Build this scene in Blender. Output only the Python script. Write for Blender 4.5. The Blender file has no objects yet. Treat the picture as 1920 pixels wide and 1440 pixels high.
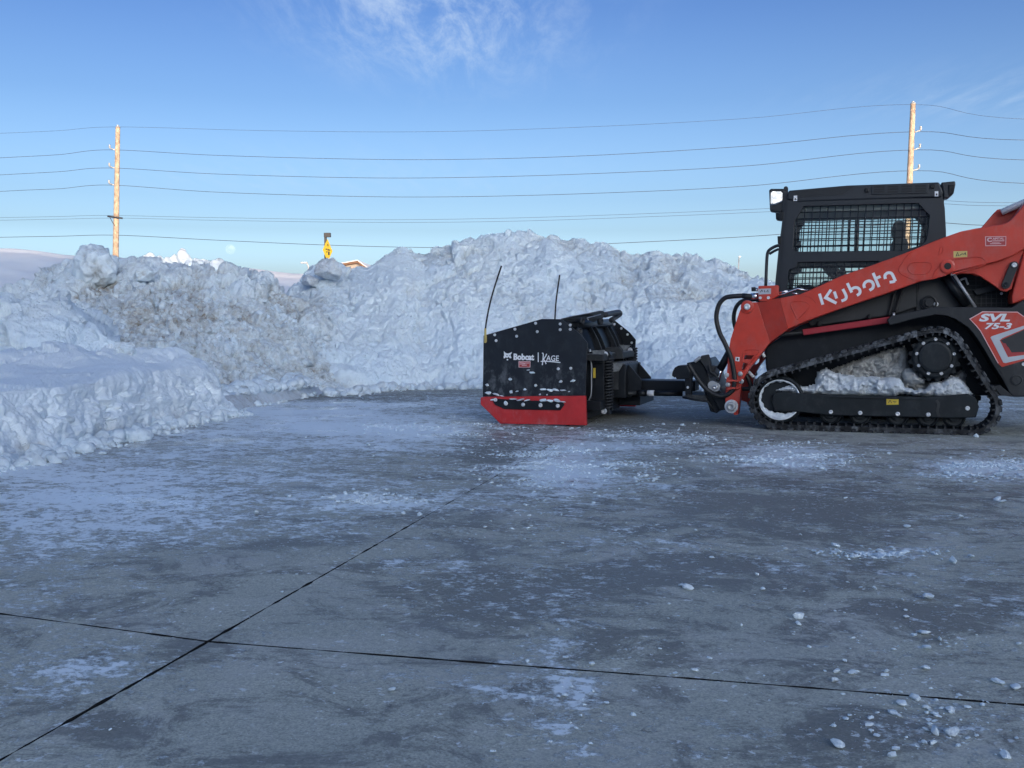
import bpy, bmesh, math, random
import numpy as np
from mathutils import Vector, Matrix
from mathutils.geometry import tessellate_polygon

# ------------------------------------------------------------------ camera, sky, sun, exposure
SC = bpy.context.scene
COL = SC.collection
R = math.radians
F = 1942.0            # focal length in pixels of a 1920 wide picture
EYE = 0.85
PITCH = math.atan(110.0 / F)
cam_d = bpy.data.cameras.new('camera')
cam_d.sensor_width = 36.0
cam_d.lens = 36.0 * F / 1920.0
cam_d.clip_start = 0.05
cam_d.clip_end = 6000.0
cam = bpy.data.objects.new('camera', cam_d)
COL.objects.link(cam)
cam.location = (0, 0, EYE)
cam.rotation_euler = (math.pi / 2 - PITCH, 0, 0)
SC.camera = cam

SUN_EL, SUN_AZ = R(8.0), R(165.0)      # low winter sun behind the camera, a little to the right
world = bpy.data.worlds.new('World')
SC.world = world
world.use_nodes = True
wn, wl = world.node_tree.nodes, world.node_tree.links
wn.clear()


def wnode(t, **kw):
    n = wn.new(t)
    for k, v in kw.items():
        setattr(n, k, v)
    return n


sky = wnode('ShaderNodeTexSky', sky_type='NISHITA', sun_disc=False, sun_elevation=SUN_EL,
            sun_rotation=SUN_AZ, altitude=300, air_density=0.5, dust_density=7.5, ozone_density=2.6)
bg = wnode('ShaderNodeBackground')
bg.inputs['Strength'].default_value = 0.15
wout = wnode('ShaderNodeOutputWorld')


def wmath(op, a, b=None, clamp=False):
    n = wnode('ShaderNodeMath', operation=op, use_clamp=clamp)
    for i, v in enumerate((a, b)):
        if v is None:
            continue
        if isinstance(v, (int, float)):
            n.inputs[i].default_value = v
        else:
            wl.new(v, n.inputs[i])
    return n.outputs[0]


# thin cirrus, wisps in the plane of the high air
tc = wnode('ShaderNodeTexCoord')
sep = wnode('ShaderNodeSeparateXYZ')
wl.new(tc.outputs['Generated'], sep.inputs[0])
zz = wmath('MAXIMUM', sep.outputs[2], 0.03)
cu = wmath('DIVIDE', sep.outputs[0], zz)
cv = wmath('DIVIDE', sep.outputs[1], zz)
cmb = wnode('ShaderNodeCombineXYZ')
wl.new(cu, cmb.inputs[0])
wl.new(cv, cmb.inputs[1])
mp = wnode('ShaderNodeMapping')
mp.inputs['Rotation'].default_value = (0, 0, R(22))
mp.inputs['Scale'].default_value = (3.4, 0.8, 1)
wl.new(cmb.outputs[0], mp.inputs[0])
n1 = wnode('ShaderNodeTexNoise')
n1.inputs['Scale'].default_value = 1.9
n1.inputs['Detail'].default_value = 9
n1.inputs['Roughness'].default_value = 0.68
n1.inputs['Distortion'].default_value = 0.35
wl.new(mp.outputs[0], n1.inputs['Vector'])
wisps = wnode('ShaderNodeMapRange', interpolation_type='SMOOTHSTEP')
wisps.inputs['From Min'].default_value = 0.36
wisps.inputs['From Max'].default_value = 0.80
wl.new(n1.outputs['Fac'], wisps.inputs['Value'])


def blob(u0, v0, ru, rv, amp):
    du = wmath('DIVIDE', wmath('SUBTRACT', cu, u0), ru)
    dv = wmath('DIVIDE', wmath('SUBTRACT', cv, v0), rv)
    d2 = wmath('ADD', wmath('MULTIPLY', du, du), wmath('MULTIPLY', dv, dv))
    return wmath('MULTIPLY', wmath('POWER', 2.718, wmath('MULTIPLY', d2, -1.0)), amp)


msk = wmath('ADD', blob(-0.26, 3.45, 0.40, 0.75, 1.0), blob(2.3, 4.6, 0.8, 0.5, 0.30))
msk = wmath('ADD', msk, blob(-1.2, 7.2, 1.6, 1.2, 0.20))
msk = wmath('ADD', msk, blob(-3.0, -1.2, 1.6, 1.0, 0.5))
msk = wmath('ADD', msk, blob(4.0, 0.6, 1.2, 1.2, 0.5))
cfac = wmath('MULTIPLY', wisps.outputs[0], msk, clamp=True)
cmix = wnode('ShaderNodeMix', data_type='RGBA')
wl.new(cfac, cmix.inputs['Factor'])
# the air is paler towards the horizon all round and deeper above
grd = wnode('ShaderNodeValToRGB')
stops = [(0.030, (4.6, 4.0, 3.2)), (0.059, (4.2, 3.75, 3.05)), (0.089, (2.45, 2.14, 1.67)), (0.119, (1.82, 1.64, 1.33)), (0.206, (1.10, 1.10, 1.02)), (0.288, (0.75, 0.82, 0.90))]
while len(grd.color_ramp.elements) > 1:
    grd.color_ramp.elements.remove(grd.color_ramp.elements[0])
for k, (z, c) in enumerate(stops):
    el_ = grd.color_ramp.elements[0] if k == 0 else grd.color_ramp.elements.new(z)
    el_.position = z
    el_.color = (*c, 1)
wl.new(sep.outputs[2], grd.inputs[0])
hsv = wnode('ShaderNodeMix', data_type='RGBA', blend_type='MULTIPLY')
hsv.inputs['Factor'].default_value = 1.0
wl.new(sky.outputs[0], hsv.inputs['A'])
wl.new(grd.outputs[0], hsv.inputs['B'])
# pale winter haze lying along the horizon, the same all round
hz = wnode('ShaderNodeMapRange', interpolation_type='SMOOTHSTEP')
hz.inputs['From Min'].default_value = 0.064
hz.inputs['From Max'].default_value = 0.0
wl.new(sep.outputs[2], hz.inputs['Value'])
hza = wnode('ShaderNodeMix', data_type='RGBA', blend_type='ADD')
wl.new(hz.outputs[0], hza.inputs['Factor'])
wl.new(hsv.outputs['Result'], hza.inputs['A'])
hza.inputs['B'].default_value = (1.45, 2.05, 2.45, 1)
wl.new(hza.outputs['Result'], cmix.inputs['A'])
cmix.inputs['B'].default_value = (1.75, 2.15, 2.7, 1)
wl.new(cmix.outputs['Result'], bg.inputs['Color'])
wl.new(bg.outputs[0], wout.inputs[0])

sun_d = bpy.data.lights.new('sun', 'SUN')
sun_d.energy = 2.0
sun_d.angle = R(0.5)
sun_d.color = (1.0, 0.72, 0.48)
sun = bpy.data.objects.new('sun', sun_d)
COL.objects.link(sun)
sun_dir = Vector((math.sin(SUN_AZ) * math.cos(SUN_EL), math.cos(SUN_AZ) * math.cos(SUN_EL), math.sin(SUN_EL)))
sun.rotation_euler = sun_dir.to_track_quat('Z', 'Y').to_euler()
sun.location = (10, -20, 30)

SC.view_settings.view_transform = 'Standard'
SC.view_settings.look = 'None'
SC.view_settings.exposure = 1.27
SC.view_settings.gamma = 1.0
SC.view_settings.use_curve_mapping = False
SC.cycles.use_denoising = True
SC.cycles.max_bounces = 8
SC.cycles.transparent_max_bounces = 24

random.seed(11)
RNG = np.random.default_rng(11)

# ------------------------------------------------------------------ picture point -> place
cp, sp = math.cos(PITCH), math.sin(PITCH)


def ray(px, py):
    x, y = (px - 960.0) / F, -(py - 720.0) / F
    return Vector((x, cp + y * sp, -sp + y * cp))


def W(px, py, Y):
    d = ray(px, py)
    return Vector((0, 0, EYE)) + d * (Y / d.y)


def G(px, py, z=0.0):
    d = ray(px, py)
    return Vector((0, 0, EYE)) + d * ((z - EYE) / d.z)


def project(P):
    """numpy points -> picture pixels (1920 wide)"""
    x, y, z = P[:, 0], P[:, 1], P[:, 2] - EYE
    dep = np.maximum(y * cp - z * sp, 0.05)
    up = y * sp + z * cp
    return 960 + F * x / dep, 720 - F * up / dep


# ------------------------------------------------------------------ noise in numpy
def _h(ix, iy, iz, s):
    n = (ix.astype(np.int64) * 374761393 + iy.astype(np.int64) * 668265263 + iz.astype(np.int64) * 2147483647 + s * 974711) & 0xFFFFFFFF
    n = ((n ^ (n >> 13)) * 1274126177) & 0xFFFFFFFF
    n = ((n ^ (n >> 16)) * 2246822519) & 0xFFFFFFFF
    n = n ^ (n >> 15)
    return n.astype(np.float64) / 4294967295.0


def vnoise(P, s=0):
    i = np.floor(P)
    f = P - i
    f = f * f * (3 - 2 * f)
    i = i.astype(np.int64)
    out = 0
    for dx in (0, 1):
        for dy in (0, 1):
            for dz in (0, 1):
                w = (f[:, 0] if dx else 1 - f[:, 0]) * (f[:, 1] if dy else 1 - f[:, 1]) * (f[:, 2] if dz else 1 - f[:, 2])
                out = out + w * _h(i[:, 0] + dx, i[:, 1] + dy, i[:, 2] + dz, s)
    return out


def fbm(P, oct=4, s=0, rough=0.5):
    a, t, out = 1.0, 0.0, 0
    for k in range(oct):
        out = out + a * vnoise(P * (2.03 ** k) + 17.3 * k, s + k)
        t += a
        a *= rough
    return out / t


def worley(P, s=0):
    i = np.floor(P).astype(np.int64)
    f1 = np.full(len(P), 9.0)
    f2 = np.full(len(P), 9.0)
    cid = np.zeros(len(P))
    for dx in (-1, 0, 1):
        for dy in (-1, 0, 1):
            for dz in (-1, 0, 1):
                cx, cy, cz = i[:, 0] + dx, i[:, 1] + dy, i[:, 2] + dz
                px = cx + _h(cx, cy, cz, s)
                py = cy + _h(cx, cy, cz, s + 1)
                pz = cz + _h(cx, cy, cz, s + 2)
                d = np.sqrt((P[:, 0] - px) ** 2 + (P[:, 1] - py) ** 2 + (P[:, 2] - pz) ** 2)
                c = _h(cx, cy, cz, s + 3)
                near = d < f1
                f2 = np.where(near, f1, np.minimum(f2, d))
                cid = np.where(near, c, cid)
                f1 = np.where(near, d, f1)
    return f1, f2, cid


def facets(P, size, s, tilt=1.0):
    """broken chunks: every cell a flat face of its own tilt and height"""
    Q = warp(P / size, 0.22, 1.1, s)
    i = np.floor(Q).astype(np.int64)
    f1 = np.full(len(Q), 9.0)
    f2 = np.full(len(Q), 9.0)
    out = np.zeros(len(Q))
    for dx in (-1, 0, 1):
        for dy in (-1, 0, 1):
            for dz in (-1, 0, 1):
                cx, cy, cz = i[:, 0] + dx, i[:, 1] + dy, i[:, 2] + dz
                vx = Q[:, 0] - cx - _h(cx, cy, cz, s)
                vy = Q[:, 1] - cy - _h(cx, cy, cz, s + 1)
                vz = Q[:, 2] - cz - _h(cx, cy, cz, s + 2)
                d = np.sqrt(vx * vx + vy * vy + vz * vz)
                a = 6.283 * _h(cx, cy, cz, s + 5)
                h = (_h(cx, cy, cz, s + 3) - 0.5) + tilt * (vx * np.cos(a) + vz * np.sin(a)) * (0.3 + _h(cx, cy, cz, s + 6))
                near = d < f1
                f2 = np.where(near, f1, np.minimum(f2, d))
                out = np.where(near, h, out)
                f1 = np.where(near, d, f1)
    return out - 0.35 * np.exp(-((f2 - f1) / 0.09) ** 2)


def smooth(e0, e1, x):
    t = np.clip((x - e0) / (e1 - e0), 0, 1)
    return t * t * (3 - 2 * t)


def warp(P, amt, sc, s):
    return P + amt * (np.stack([fbm(P * sc, 2, s), fbm(P * sc + 31.7, 2, s + 7), fbm(P * sc + 77.1, 2, s + 13)], 1) - 0.5) * 2


def lumps(P, size, s, flat=0.35):
    """clods of packed snow of about SIZE metres: rounded cells, some standing proud"""
    f1, f2, c = worley(warp(P / size, 0.35, 1.3, s), s)
    return (c - 0.5) * 1.1 + (0.55 - f1) * 0.9 * (flat + c) - 0.5 * np.exp(-((f2 - f1) / 0.10) ** 2)


# ------------------------------------------------------------------ materials
def nodes_of(name):
    m = bpy.data.materials.new(name)
    m.use_nodes = True
    nt = m.node_tree
    b = nt.nodes['Principled BSDF']
    return m, nt, b


class NT:
    def __init__(self, name):
        self.m, self.nt, self.b = nodes_of(name)
        self.out = self.nt.nodes['Material Output']

    def node(self, t, ins=None, **kw):
        n = self.nt.nodes.new(t)
        for k, v in kw.items():
            setattr(n, k, v)
        for k, v in (ins or {}).items():
            self.set(n.inputs[k], v)
        return n

    def set(self, sock, v):
        if isinstance(v, bpy.types.NodeSocket):
            self.nt.links.new(v, sock)
        else:
            if isinstance(v, tuple) and len(v) == 3 and sock.type == 'RGBA':
                v = (*v, 1)
            sock.default_value = v

    def coord(self, kind='Object'):
        if kind == 'World':
            return self.node('ShaderNodeNewGeometry').outputs['Position']
        return self.node('ShaderNodeTexCoord').outputs[kind]

    def mapping(self, vec, scale=(1, 1, 1), rot=(0, 0, 0), loc=(0, 0, 0)):
        return self.node('ShaderNodeMapping', {'Vector': vec, 'Scale': scale, 'Rotation': rot, 'Location': loc}).outputs[0]

    def noise(self, vec, scale, detail=4, rough=0.5, dist=0.0):
        return self.node('ShaderNodeTexNoise', {'Vector': vec, 'Scale': scale, 'Detail': detail, 'Roughness': rough, 'Distortion': dist}).outputs['Fac']

    def voro(self, vec, scale, feature='F1', rand=1.0):
        return self.node('ShaderNodeTexVoronoi', {'Vector': vec, 'Scale': scale, 'Randomness': rand}, feature=feature).outputs['Distance']

    def ramp(self, v, a, b, lo=0.0, hi=1.0):
        return self.node('ShaderNodeMapRange', {'Value': v, 'From Min': a, 'From Max': b, 'To Min': lo, 'To Max': hi}, interpolation_type='SMOOTHSTEP').outputs[0]

    def mth(self, op, a, b=None, clamp=False):
        n = self.node('ShaderNodeMath', operation=op, use_clamp=clamp)
        self.set(n.inputs[0], a)
        if b is not None:
            self.set(n.inputs[1], b)
        return n.outputs[0]

    def mix(self, f, a, b):
        n = self.node('ShaderNodeMix', data_type='RGBA')
        self.set(n.inputs['Factor'], f)
        self.set(n.inputs['A'], a)
        self.set(n.inputs['B'], b)
        return n.outputs['Result']

    def attr(self, name):
        return self.node('ShaderNodeAttribute', attribute_name=name).outputs['Fac']

    def bump(self, h, strength=0.5, dist=0.02, normal=None):
        ins = {'Height': h, 'Strength': strength, 'Distance': dist}
        if normal is not None:
            ins['Normal'] = normal
        return self.node('ShaderNodeBump', ins).outputs[0]


MATS = {}


def paint(name, col, rough=0.45, metal=0.0, var=0.12, dirt=0.0, dirtcol=(0.30, 0.31, 0.32), bump=0.0, scale=6.0, spec=0.5, coat=0.0, drng=(0.45, 0.8), low=None):
    n = NT(name)
    v = n.coord('World')
    a = n.noise(v, scale, 5, 0.6)
    lo = tuple(c * (1 - var) for c in col)
    hi = tuple(min(1, c * (1 + var)) for c in col)
    c = n.mix(n.ramp(a, 0.3, 0.7), lo, hi)
    if dirt > 0:
        d = n.noise(n.mapping(v, (1, 1, 0.6)), 14, 6, 0.7)
        d2 = n.noise(v, 2.3, 3, 0.5)
        k = n.mth('MULTIPLY', n.ramp(d, *drng), n.ramp(d2, 0.35, 0.7, 0.15, 1.0))
        if low:
            zc_ = n.node('ShaderNodeSeparateXYZ', {0: v}).outputs[2]
            k = n.mth('MULTIPLY', k, n.ramp(n.mth('ADD', zc_, n.mth('MULTIPLY', n.mth('SUBTRACT', d2, 0.5), 0.4)), low[1], low[0], 0.12, 1.0))
        k = n.mth('MULTIPLY', k, dirt, True)
        c = n.mix(k, c, dirtcol)
        n.set(n.b.inputs['Roughness'], n.mth('ADD', n.mth('MULTIPLY', k, 0.4), rough, True))
    else:
        n.set(n.b.inputs['Roughness'], n.ramp(a, 0.2, 0.8, rough * 0.85, min(1, rough * 1.15)))
    n.set(n.b.inputs['Base Color'], c)
    n.b.inputs['Metallic'].default_value = metal
    n.b.inputs['Specular IOR Level'].default_value = spec
    n.b.inputs['Coat Weight'].default_value = coat
    if bump > 0:
        n.set(n.b.inputs['Normal'], n.bump(n.noise(v, 60, 4, 0.6), bump, 0.004))
    MATS[name] = n.m
    return n.m


def snow_mat(name, white=(0.80, 0.895, 0.95), grime=(0.26, 0.215, 0.16), grain=1.0, base_dirt=0.0):
    n = NT(name)
    v = n.coord('World')
    at = n.attr('dirt')  # dirt, plus the shade painted into pile and block creases
    blot = n.noise(v, 2.2, 6, 0.65)
    fine = n.noise(v, 13, 6, 0.7)
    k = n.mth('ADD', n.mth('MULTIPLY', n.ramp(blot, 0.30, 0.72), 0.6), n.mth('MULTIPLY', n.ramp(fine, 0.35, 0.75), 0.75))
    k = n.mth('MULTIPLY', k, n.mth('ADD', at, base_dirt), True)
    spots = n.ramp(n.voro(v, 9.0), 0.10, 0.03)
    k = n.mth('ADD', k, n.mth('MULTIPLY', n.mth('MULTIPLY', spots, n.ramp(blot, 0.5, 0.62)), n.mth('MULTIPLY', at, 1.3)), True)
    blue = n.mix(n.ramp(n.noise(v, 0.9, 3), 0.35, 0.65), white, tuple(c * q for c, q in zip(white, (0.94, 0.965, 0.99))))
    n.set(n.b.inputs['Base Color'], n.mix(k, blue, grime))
    n.b.inputs['Roughness'].default_value = 0.75
    n.b.inputs['Specular IOR Level'].default_value = 0.25
    h = n.mth('ADD', n.mth('MULTIPLY', n.noise(v, 22, 6, 0.68), 1.0), n.mth('MULTIPLY', n.voro(v, 34), -0.35))
    nb = n.bump(h, 0.55 * grain, 0.05)
    nb = n.bump(n.noise(v, 120, 3, 0.6), 0.35 * grain, 0.006, nb)
    n.set(n.b.inputs['Normal'], nb)
    MATS[name] = n.m
    return n.m


snow_mat('snow')
snow_mat('snow_smooth', white=(0.88, 0.95, 0.985), grain=0.6)
snow_mat('snow_clod', grain=0.8, base_dirt=0.06)
snow_mat('snow_grey', white=(0.76, 0.81, 0.85), grain=0.9, base_dirt=0.12)
snow_mat('snow_packed', white=(0.62, 0.62, 0.60), grime=(0.16, 0.14, 0.115), grain=1.1, base_dirt=0.42)
snow_mat('snow_field', white=(0.72, 0.76, 0.82), grain=0.25)
paint('loader_red', (0.56, 0.044, 0.021), 0.40, var=0.10, dirt=0.28, dirtcol=(0.36, 0.20, 0.18), coat=0.1, drng=(0.42, 0.68))
paint('loader_red_dark', (0.36, 0.018, 0.028), 0.45, var=0.08, dirt=0.12)
paint('shoe_red', (0.50, 0.022, 0.024), 0.55, var=0.12, dirt=0.30, dirtcol=(0.5, 0.42, 0.42))
paint('black_paint', (0.006, 0.008, 0.011), 0.42, var=0.2, dirt=0.18, dirtcol=(0.08, 0.09, 0.10), spec=0.38)
paint('plate_black', (0.006, 0.009, 0.014), 0.42, var=0.2, dirt=0.55, dirtcol=(0.24, 0.26, 0.28), drng=(0.46, 0.66), low=(0.40, 0.62), scale=12)
paint('black_dusty', (0.018, 0.020, 0.022), 0.6, var=0.3, dirt=0.55, dirtcol=(0.20, 0.21, 0.22))
paint('black_plastic', (0.010, 0.012, 0.015), 0.55, var=0.15, dirt=0.15, dirtcol=(0.10, 0.10, 0.11))
paint('cab_black', (0.014, 0.018, 0.024), 0.45, var=0.1, dirt=0.10, dirtcol=(0.09, 0.095, 0.10))
paint('frame_black', (0.008, 0.012, 0.015), 0.55, var=0.25, dirt=0.30, dirtcol=(0.14, 0.15, 0.16), spec=0.35)
paint('engine_dark', (0.010, 0.011, 0.012), 0.7, var=0.3)
paint('side_grey', (0.026, 0.027, 0.028), 0.5, var=0.15, dirt=0.25, dirtcol=(0.12, 0.12, 0.115))
paint('rubber', (0.010, 0.011, 0.013), 0.75, var=0.3, dirt=0.7, dirtcol=(0.30, 0.32, 0.34), bump=0.5, scale=14, drng=(0.44, 0.64))
paint('rubber_hose', (0.013, 0.013, 0.014), 0.5, var=0.2)
paint('steel', (0.52, 0.53, 0.55), 0.35, metal=0.85, var=0.12)
paint('bolt_steel', (0.68, 0.69, 0.70), 0.4, metal=0.35, var=0.15)
paint('chrome', (0.75, 0.76, 0.78), 0.12, metal=1.0, var=0.05)
paint('silver_decal', (0.50, 0.53, 0.56), 0.4, metal=0.3, var=0.06)
paint('white_decal', (0.78, 0.79, 0.80), 0.5, var=0.04)
paint('pink_decal', (0.70, 0.48, 0.48), 0.5, var=0.04)
paint('red_decal', (0.42, 0.045, 0.045), 0.5, var=0.06)
paint('yellow_decal', (0.62, 0.44, 0.045), 0.5, var=0.08)
paint('pale_yellow_decal', (0.60, 0.47, 0.15), 0.5, var=0.08)
paint('dark_decal', (0.04, 0.04, 0.04), 0.5)
paint('grey_decal', (0.45, 0.48, 0.52), 0.5, var=0.1)
paint('dusty_grey', (0.17, 0.18, 0.185), 0.8, var=0.5, scale=20)
paint('seat_fabric', (0.10, 0.10, 0.10), 0.8, var=0.2)
paint('cab_lining', (0.45, 0.45, 0.42), 0.8, var=0.1)
paint('pole_wood', (0.40, 0.30, 0.22), 0.85, var=0.35, dirt=0.6, dirtcol=(0.16, 0.12, 0.09), scale=3)
paint('wire', (0.035, 0.040, 0.050), 0.6)
paint('galvanised', (0.42, 0.43, 0.44), 0.5, metal=0.5)
paint('lamp_dark', (0.03, 0.03, 0.035), 0.5)
paint('sign_yellow', (0.80, 0.55, 0.02), 0.45, var=0.04)
paint('roof_brown', (0.16, 0.085, 0.05), 0.8, var=0.2)
paint('house_wall', (0.35, 0.31, 0.27), 0.85, var=0.1)
paint('warehouse_wall', (0.40, 0.39, 0.37), 0.8, var=0.06, scale=1)
paint('joint_filler', (0.008, 0.008, 0.009), 0.9, var=0.3, scale=20)
paint('kerb_concrete', (0.40, 0.37, 0.33), 0.9, var=0.35, dirt=0.5, dirtcol=(0.10, 0.085, 0.065), bump=0.6, scale=9)

gn = NT('glass')
gn.nt.nodes.remove(gn.b)
tr = gn.node('ShaderNodeBsdfTransparent', {'Color': (0.965, 0.998, 0.992, 1)})
grime_haze = gn.node('ShaderNodeBsdfDiffuse', {'Color': (0.5, 0.5, 0.48, 1)})  # dirt film that also stands in for grey reflection on the panes
gm_ = gn.node('ShaderNodeMixShader', {0: gn.ramp(gn.noise(gn.coord('World'), 4, 5, 0.6), 0.3, 0.7, 0.02, 0.08), 1: tr.outputs[0], 2: grime_haze.outputs[0]})
gl = gn.node('ShaderNodeBsdfGlossy', {'Color': (1, 1, 1, 1), 'Roughness': 0.03})
fr = gn.node('ShaderNodeFresnel', {'IOR': 1.5})
mxs = gn.node('ShaderNodeMixShader', {0: fr.outputs[0], 1: gm_.outputs[0], 2: gl.outputs[0]})
gn.nt.links.new(mxs.outputs[0], gn.out.inputs[0])
MATS['glass'] = gn.m
ln = NT('lamp_lens')
ln.b.inputs['Base Color'].default_value = (0.9, 0.9, 0.88, 1)
ln.b.inputs['Roughness'].default_value = 0.15
lv = ln.voro(ln.coord('World'), 26)
ln.set(ln.b.inputs['Emission Color'], (1.0, 0.98, 0.92))
ln.set(ln.b.inputs['Emission Strength'], ln.ramp(lv, 0.1, 0.6, 0.55, 0.15))  # faint glow added to make the reflector lens look bright
MATS['lamp_lens'] = ln.m

# the moon: sunlit and pale, the sky's own light in front of it
mn = NT('moon_face')
mn.nt.nodes.remove(mn.b)
mt_ = mn.node('ShaderNodeBsdfTransparent')
mv = mn.noise(mn.coord('Object'), 0.16, 4, 0.55)
md = mn.node('ShaderNodeBsdfDiffuse', {'Color': mn.mix(mn.ramp(mv, 0.4, 0.62), (0.008, 0.008, 0.008), (0.038, 0.038, 0.038))})
ma = mn.node('ShaderNodeAddShader', {0: mt_.outputs[0], 1: md.outputs[0]})
mn.nt.links.new(ma.outputs[0], mn.out.inputs[0])
MATS['moon_face'] = mn.m


# ------------------------------------------------------------------ object helpers
OFF = {}


def tag(o, label=None, cat=None, group=None, kind=None):
    if label:
        o['label'] = label
    if cat:
        o['category'] = cat
    if group:
        o['group'] = group
    if kind:
        o['kind'] = kind
    return o


def link_mesh(name, me, mat, parent=None):
    if mat is not None and not me.materials:
        me.materials.append(MATS[mat] if isinstance(mat, str) else mat)
    o = bpy.data.objects.new(name, me)
    COL.objects.link(o)
    o.parent = parent
    return o


def mesh(name, verts, faces, mat, parent=None, smooth_shade=False, off=None):
    if parent is not None and off is None:
        off = OFF.get(parent.name, (0, 0, 0))
    if off:
        verts = [(v[0] - off[0], v[1] - off[1], v[2] - off[2]) for v in verts]
    me = bpy.data.meshes.new(name)
    me.from_pydata([tuple(v) for v in verts], [], faces)
    me.update()
    if smooth_shade:
        me.polygons.foreach_set('use_smooth', [True] * len(me.polygons))
    o = link_mesh(name, me, mat, parent)
    if parent is not None:
        OFF[o.name] = off
    return o


def big_mesh(name, V, quads, mat, parent=None, attrs=None, smooth_shade=True):
    """V (n,3) array, quads (m,k) index array"""
    me = bpy.data.meshes.new(name)
    k = quads.shape[1]
    me.vertices.add(len(V))
    me.vertices.foreach_set('co', V.astype(np.float32).ravel())
    me.loops.add(quads.size)
    me.loops.foreach_set('vertex_index', quads.astype(np.int32).ravel())
    me.polygons.add(len(quads))
    me.polygons.foreach_set('loop_start', np.arange(0, quads.size, k, dtype=np.int32))
    me.polygons.foreach_set('loop_total', np.full(len(quads), k, dtype=np.int32))
    me.polygons.foreach_set('use_smooth', np.full(len(quads), smooth_shade))
    me.update(calc_edges=True)
    for nm, arr in (attrs or {}).items():
        a = me.attributes.new(nm, 'FLOAT', 'POINT')
        a.data.foreach_set('value', arr.astype(np.float32))
    return link_mesh(name, me, mat, parent)


def empty(name, loc, rz=0.0):
    o = bpy.data.objects.new(name, None)
    o.empty_display_size = 0.2
    COL.objects.link(o)
    o.location = loc
    o.rotation_euler = (0, 0, rz)
    return o


def catmull(pts, n=8, closed=False):
    P = [Vector(p) for p in pts]
    out = []
    m = len(P)
    segs = m if closed else m - 1
    for i in range(segs):
        if closed:
            a, b, c, d = P[(i - 1) % m], P[i], P[(i + 1) % m], P[(i + 2) % m]
        else:
            a, b, c, d = P[max(i - 1, 0)], P[i], P[i + 1], P[min(i + 2, m - 1)]
        for k in range(n):
            t = k / n
            out.append(0.5 * ((2 * b) + (c - a) * t + (2 * a - 5 * b + 4 * c - d) * t * t + (3 * b - a - 3 * c + d) * t ** 3))
    if not closed:
        out.append(P[-1])
    return out


def tube_geo(pts, r, sides=8, closed=False, caps=True):
    P = [Vector(p) for p in pts]
    n = len(P)
    rr = r if isinstance(r, (list, tuple)) else [r] * n
    V, Fc = [], []
    up = None
    for i in range(n):
        if closed:
            t = (P[(i + 1) % n] - P[i - 1])
        else:
            t = P[min(i + 1, n - 1)] - P[max(i - 1, 0)]
        t = t.normalized() if t.length > 1e-9 else Vector((0, 0, 1))
        if up is None:
            up = Vector((0, 0, 1)) if abs(t.z) < 0.9 else Vector((1, 0, 0))
        s = t.cross(up)
        if s.length < 1e-6:
            s = t.cross(Vector((0, 1, 0)))
        s.normalize()
        up = s.cross(t).normalized()
        for k in range(sides):
            a = 2 * math.pi * k / sides
            V.append(P[i] + (s * math.cos(a) + up * math.sin(a)) * rr[i])
    m = n if closed else n - 1
    for i in range(m):
        j = (i + 1) % n
        for k in range(sides):
            k2 = (k + 1) % sides
            Fc.append((i * sides + k, i * sides + k2, j * sides + k2, j * sides + k))
    if caps and not closed:
        Fc.append(tuple(range(sides - 1, -1, -1)))
        Fc.append(tuple((n - 1) * sides + k for k in range(sides)))
    return V, Fc


def tube(name, pts, r, mat, parent=None, sides=8, closed=False, off=None):
    V, Fc = tube_geo(pts, r, sides, closed)
    return mesh(name, V, Fc, mat, parent, True, off)


def box_geo(lo, hi):
    x0, y0, z0 = lo
    x1, y1, z1 = hi
    V = [(x0, y0, z0), (x1, y0, z0), (x1, y1, z0), (x0, y1, z0), (x0, y0, z1), (x1, y0, z1), (x1, y1, z1), (x0, y1, z1)]
    Fc = [(3, 2, 1, 0), (4, 5, 6, 7), (0, 1, 5, 4), (1, 2, 6, 5), (2, 3, 7, 6), (3, 0, 4, 7)]
    return V, Fc


def bevel(o, w=0.006, seg=2):
    m = o.modifiers.new('bevel', 'BEVEL')
    m.width = w
    m.segments = seg
    m.limit_method = 'ANGLE'
    m.angle_limit = R(40)
    m.harden_normals = False
    return o


def box(name, lo, hi, mat, parent=None, bev=0.006, off=None):
    V, Fc = box_geo(lo, hi)
    o = mesh(name, V, Fc, mat, parent, off=off)
    return bevel(o, bev) if bev else o


def join_geo(parts):
    V, Fc = [], []
    for v, f in parts:
        b = len(V)
        V += list(v)
        Fc += [tuple(i + b for i in q) for q in f]
    return V, Fc


def lathe_geo(profile, axis_o, axis, seg=32):
    """profile: (radius, along) pairs, turned about AXIS through AXIS_O"""
    ax = Vector(axis).normalized()
    s = ax.cross(Vector((0, 0, 1)) if abs(ax.z) < 0.9 else Vector((1, 0, 0))).normalized()
    u = s.cross(ax)
    V, Fc = [], []
    o = Vector(axis_o)
    for r, h in profile:
        for k in range(seg):
            a = 2 * math.pi * k / seg
            V.append(o + ax * h + (s * math.cos(a) + u * math.sin(a)) * r)
    n = len(profile)
    for i in range(n - 1):
        for k in range(seg):
            k2 = (k + 1) % seg
            Fc.append((i * seg + k, i * seg + k2, (i + 1) * seg + k2, (i + 1) * seg + k))
    Fc.append(tuple(range(seg - 1, -1, -1)))
    Fc.append(tuple((n - 1) * seg + k for k in range(seg)))
    return V, Fc


# clods: a few knobbly shapes shared by everything scattered
def ico(sub):
    bm = bmesh.new()
    bmesh.ops.create_icosphere(bm, subdivisions=sub, radius=1.0)
    V = np.array([v.co[:] for v in bm.verts])
    T = np.array([[v.index for v in f.verts] for f in bm.faces])
    bm.free()
    return V, T


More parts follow.
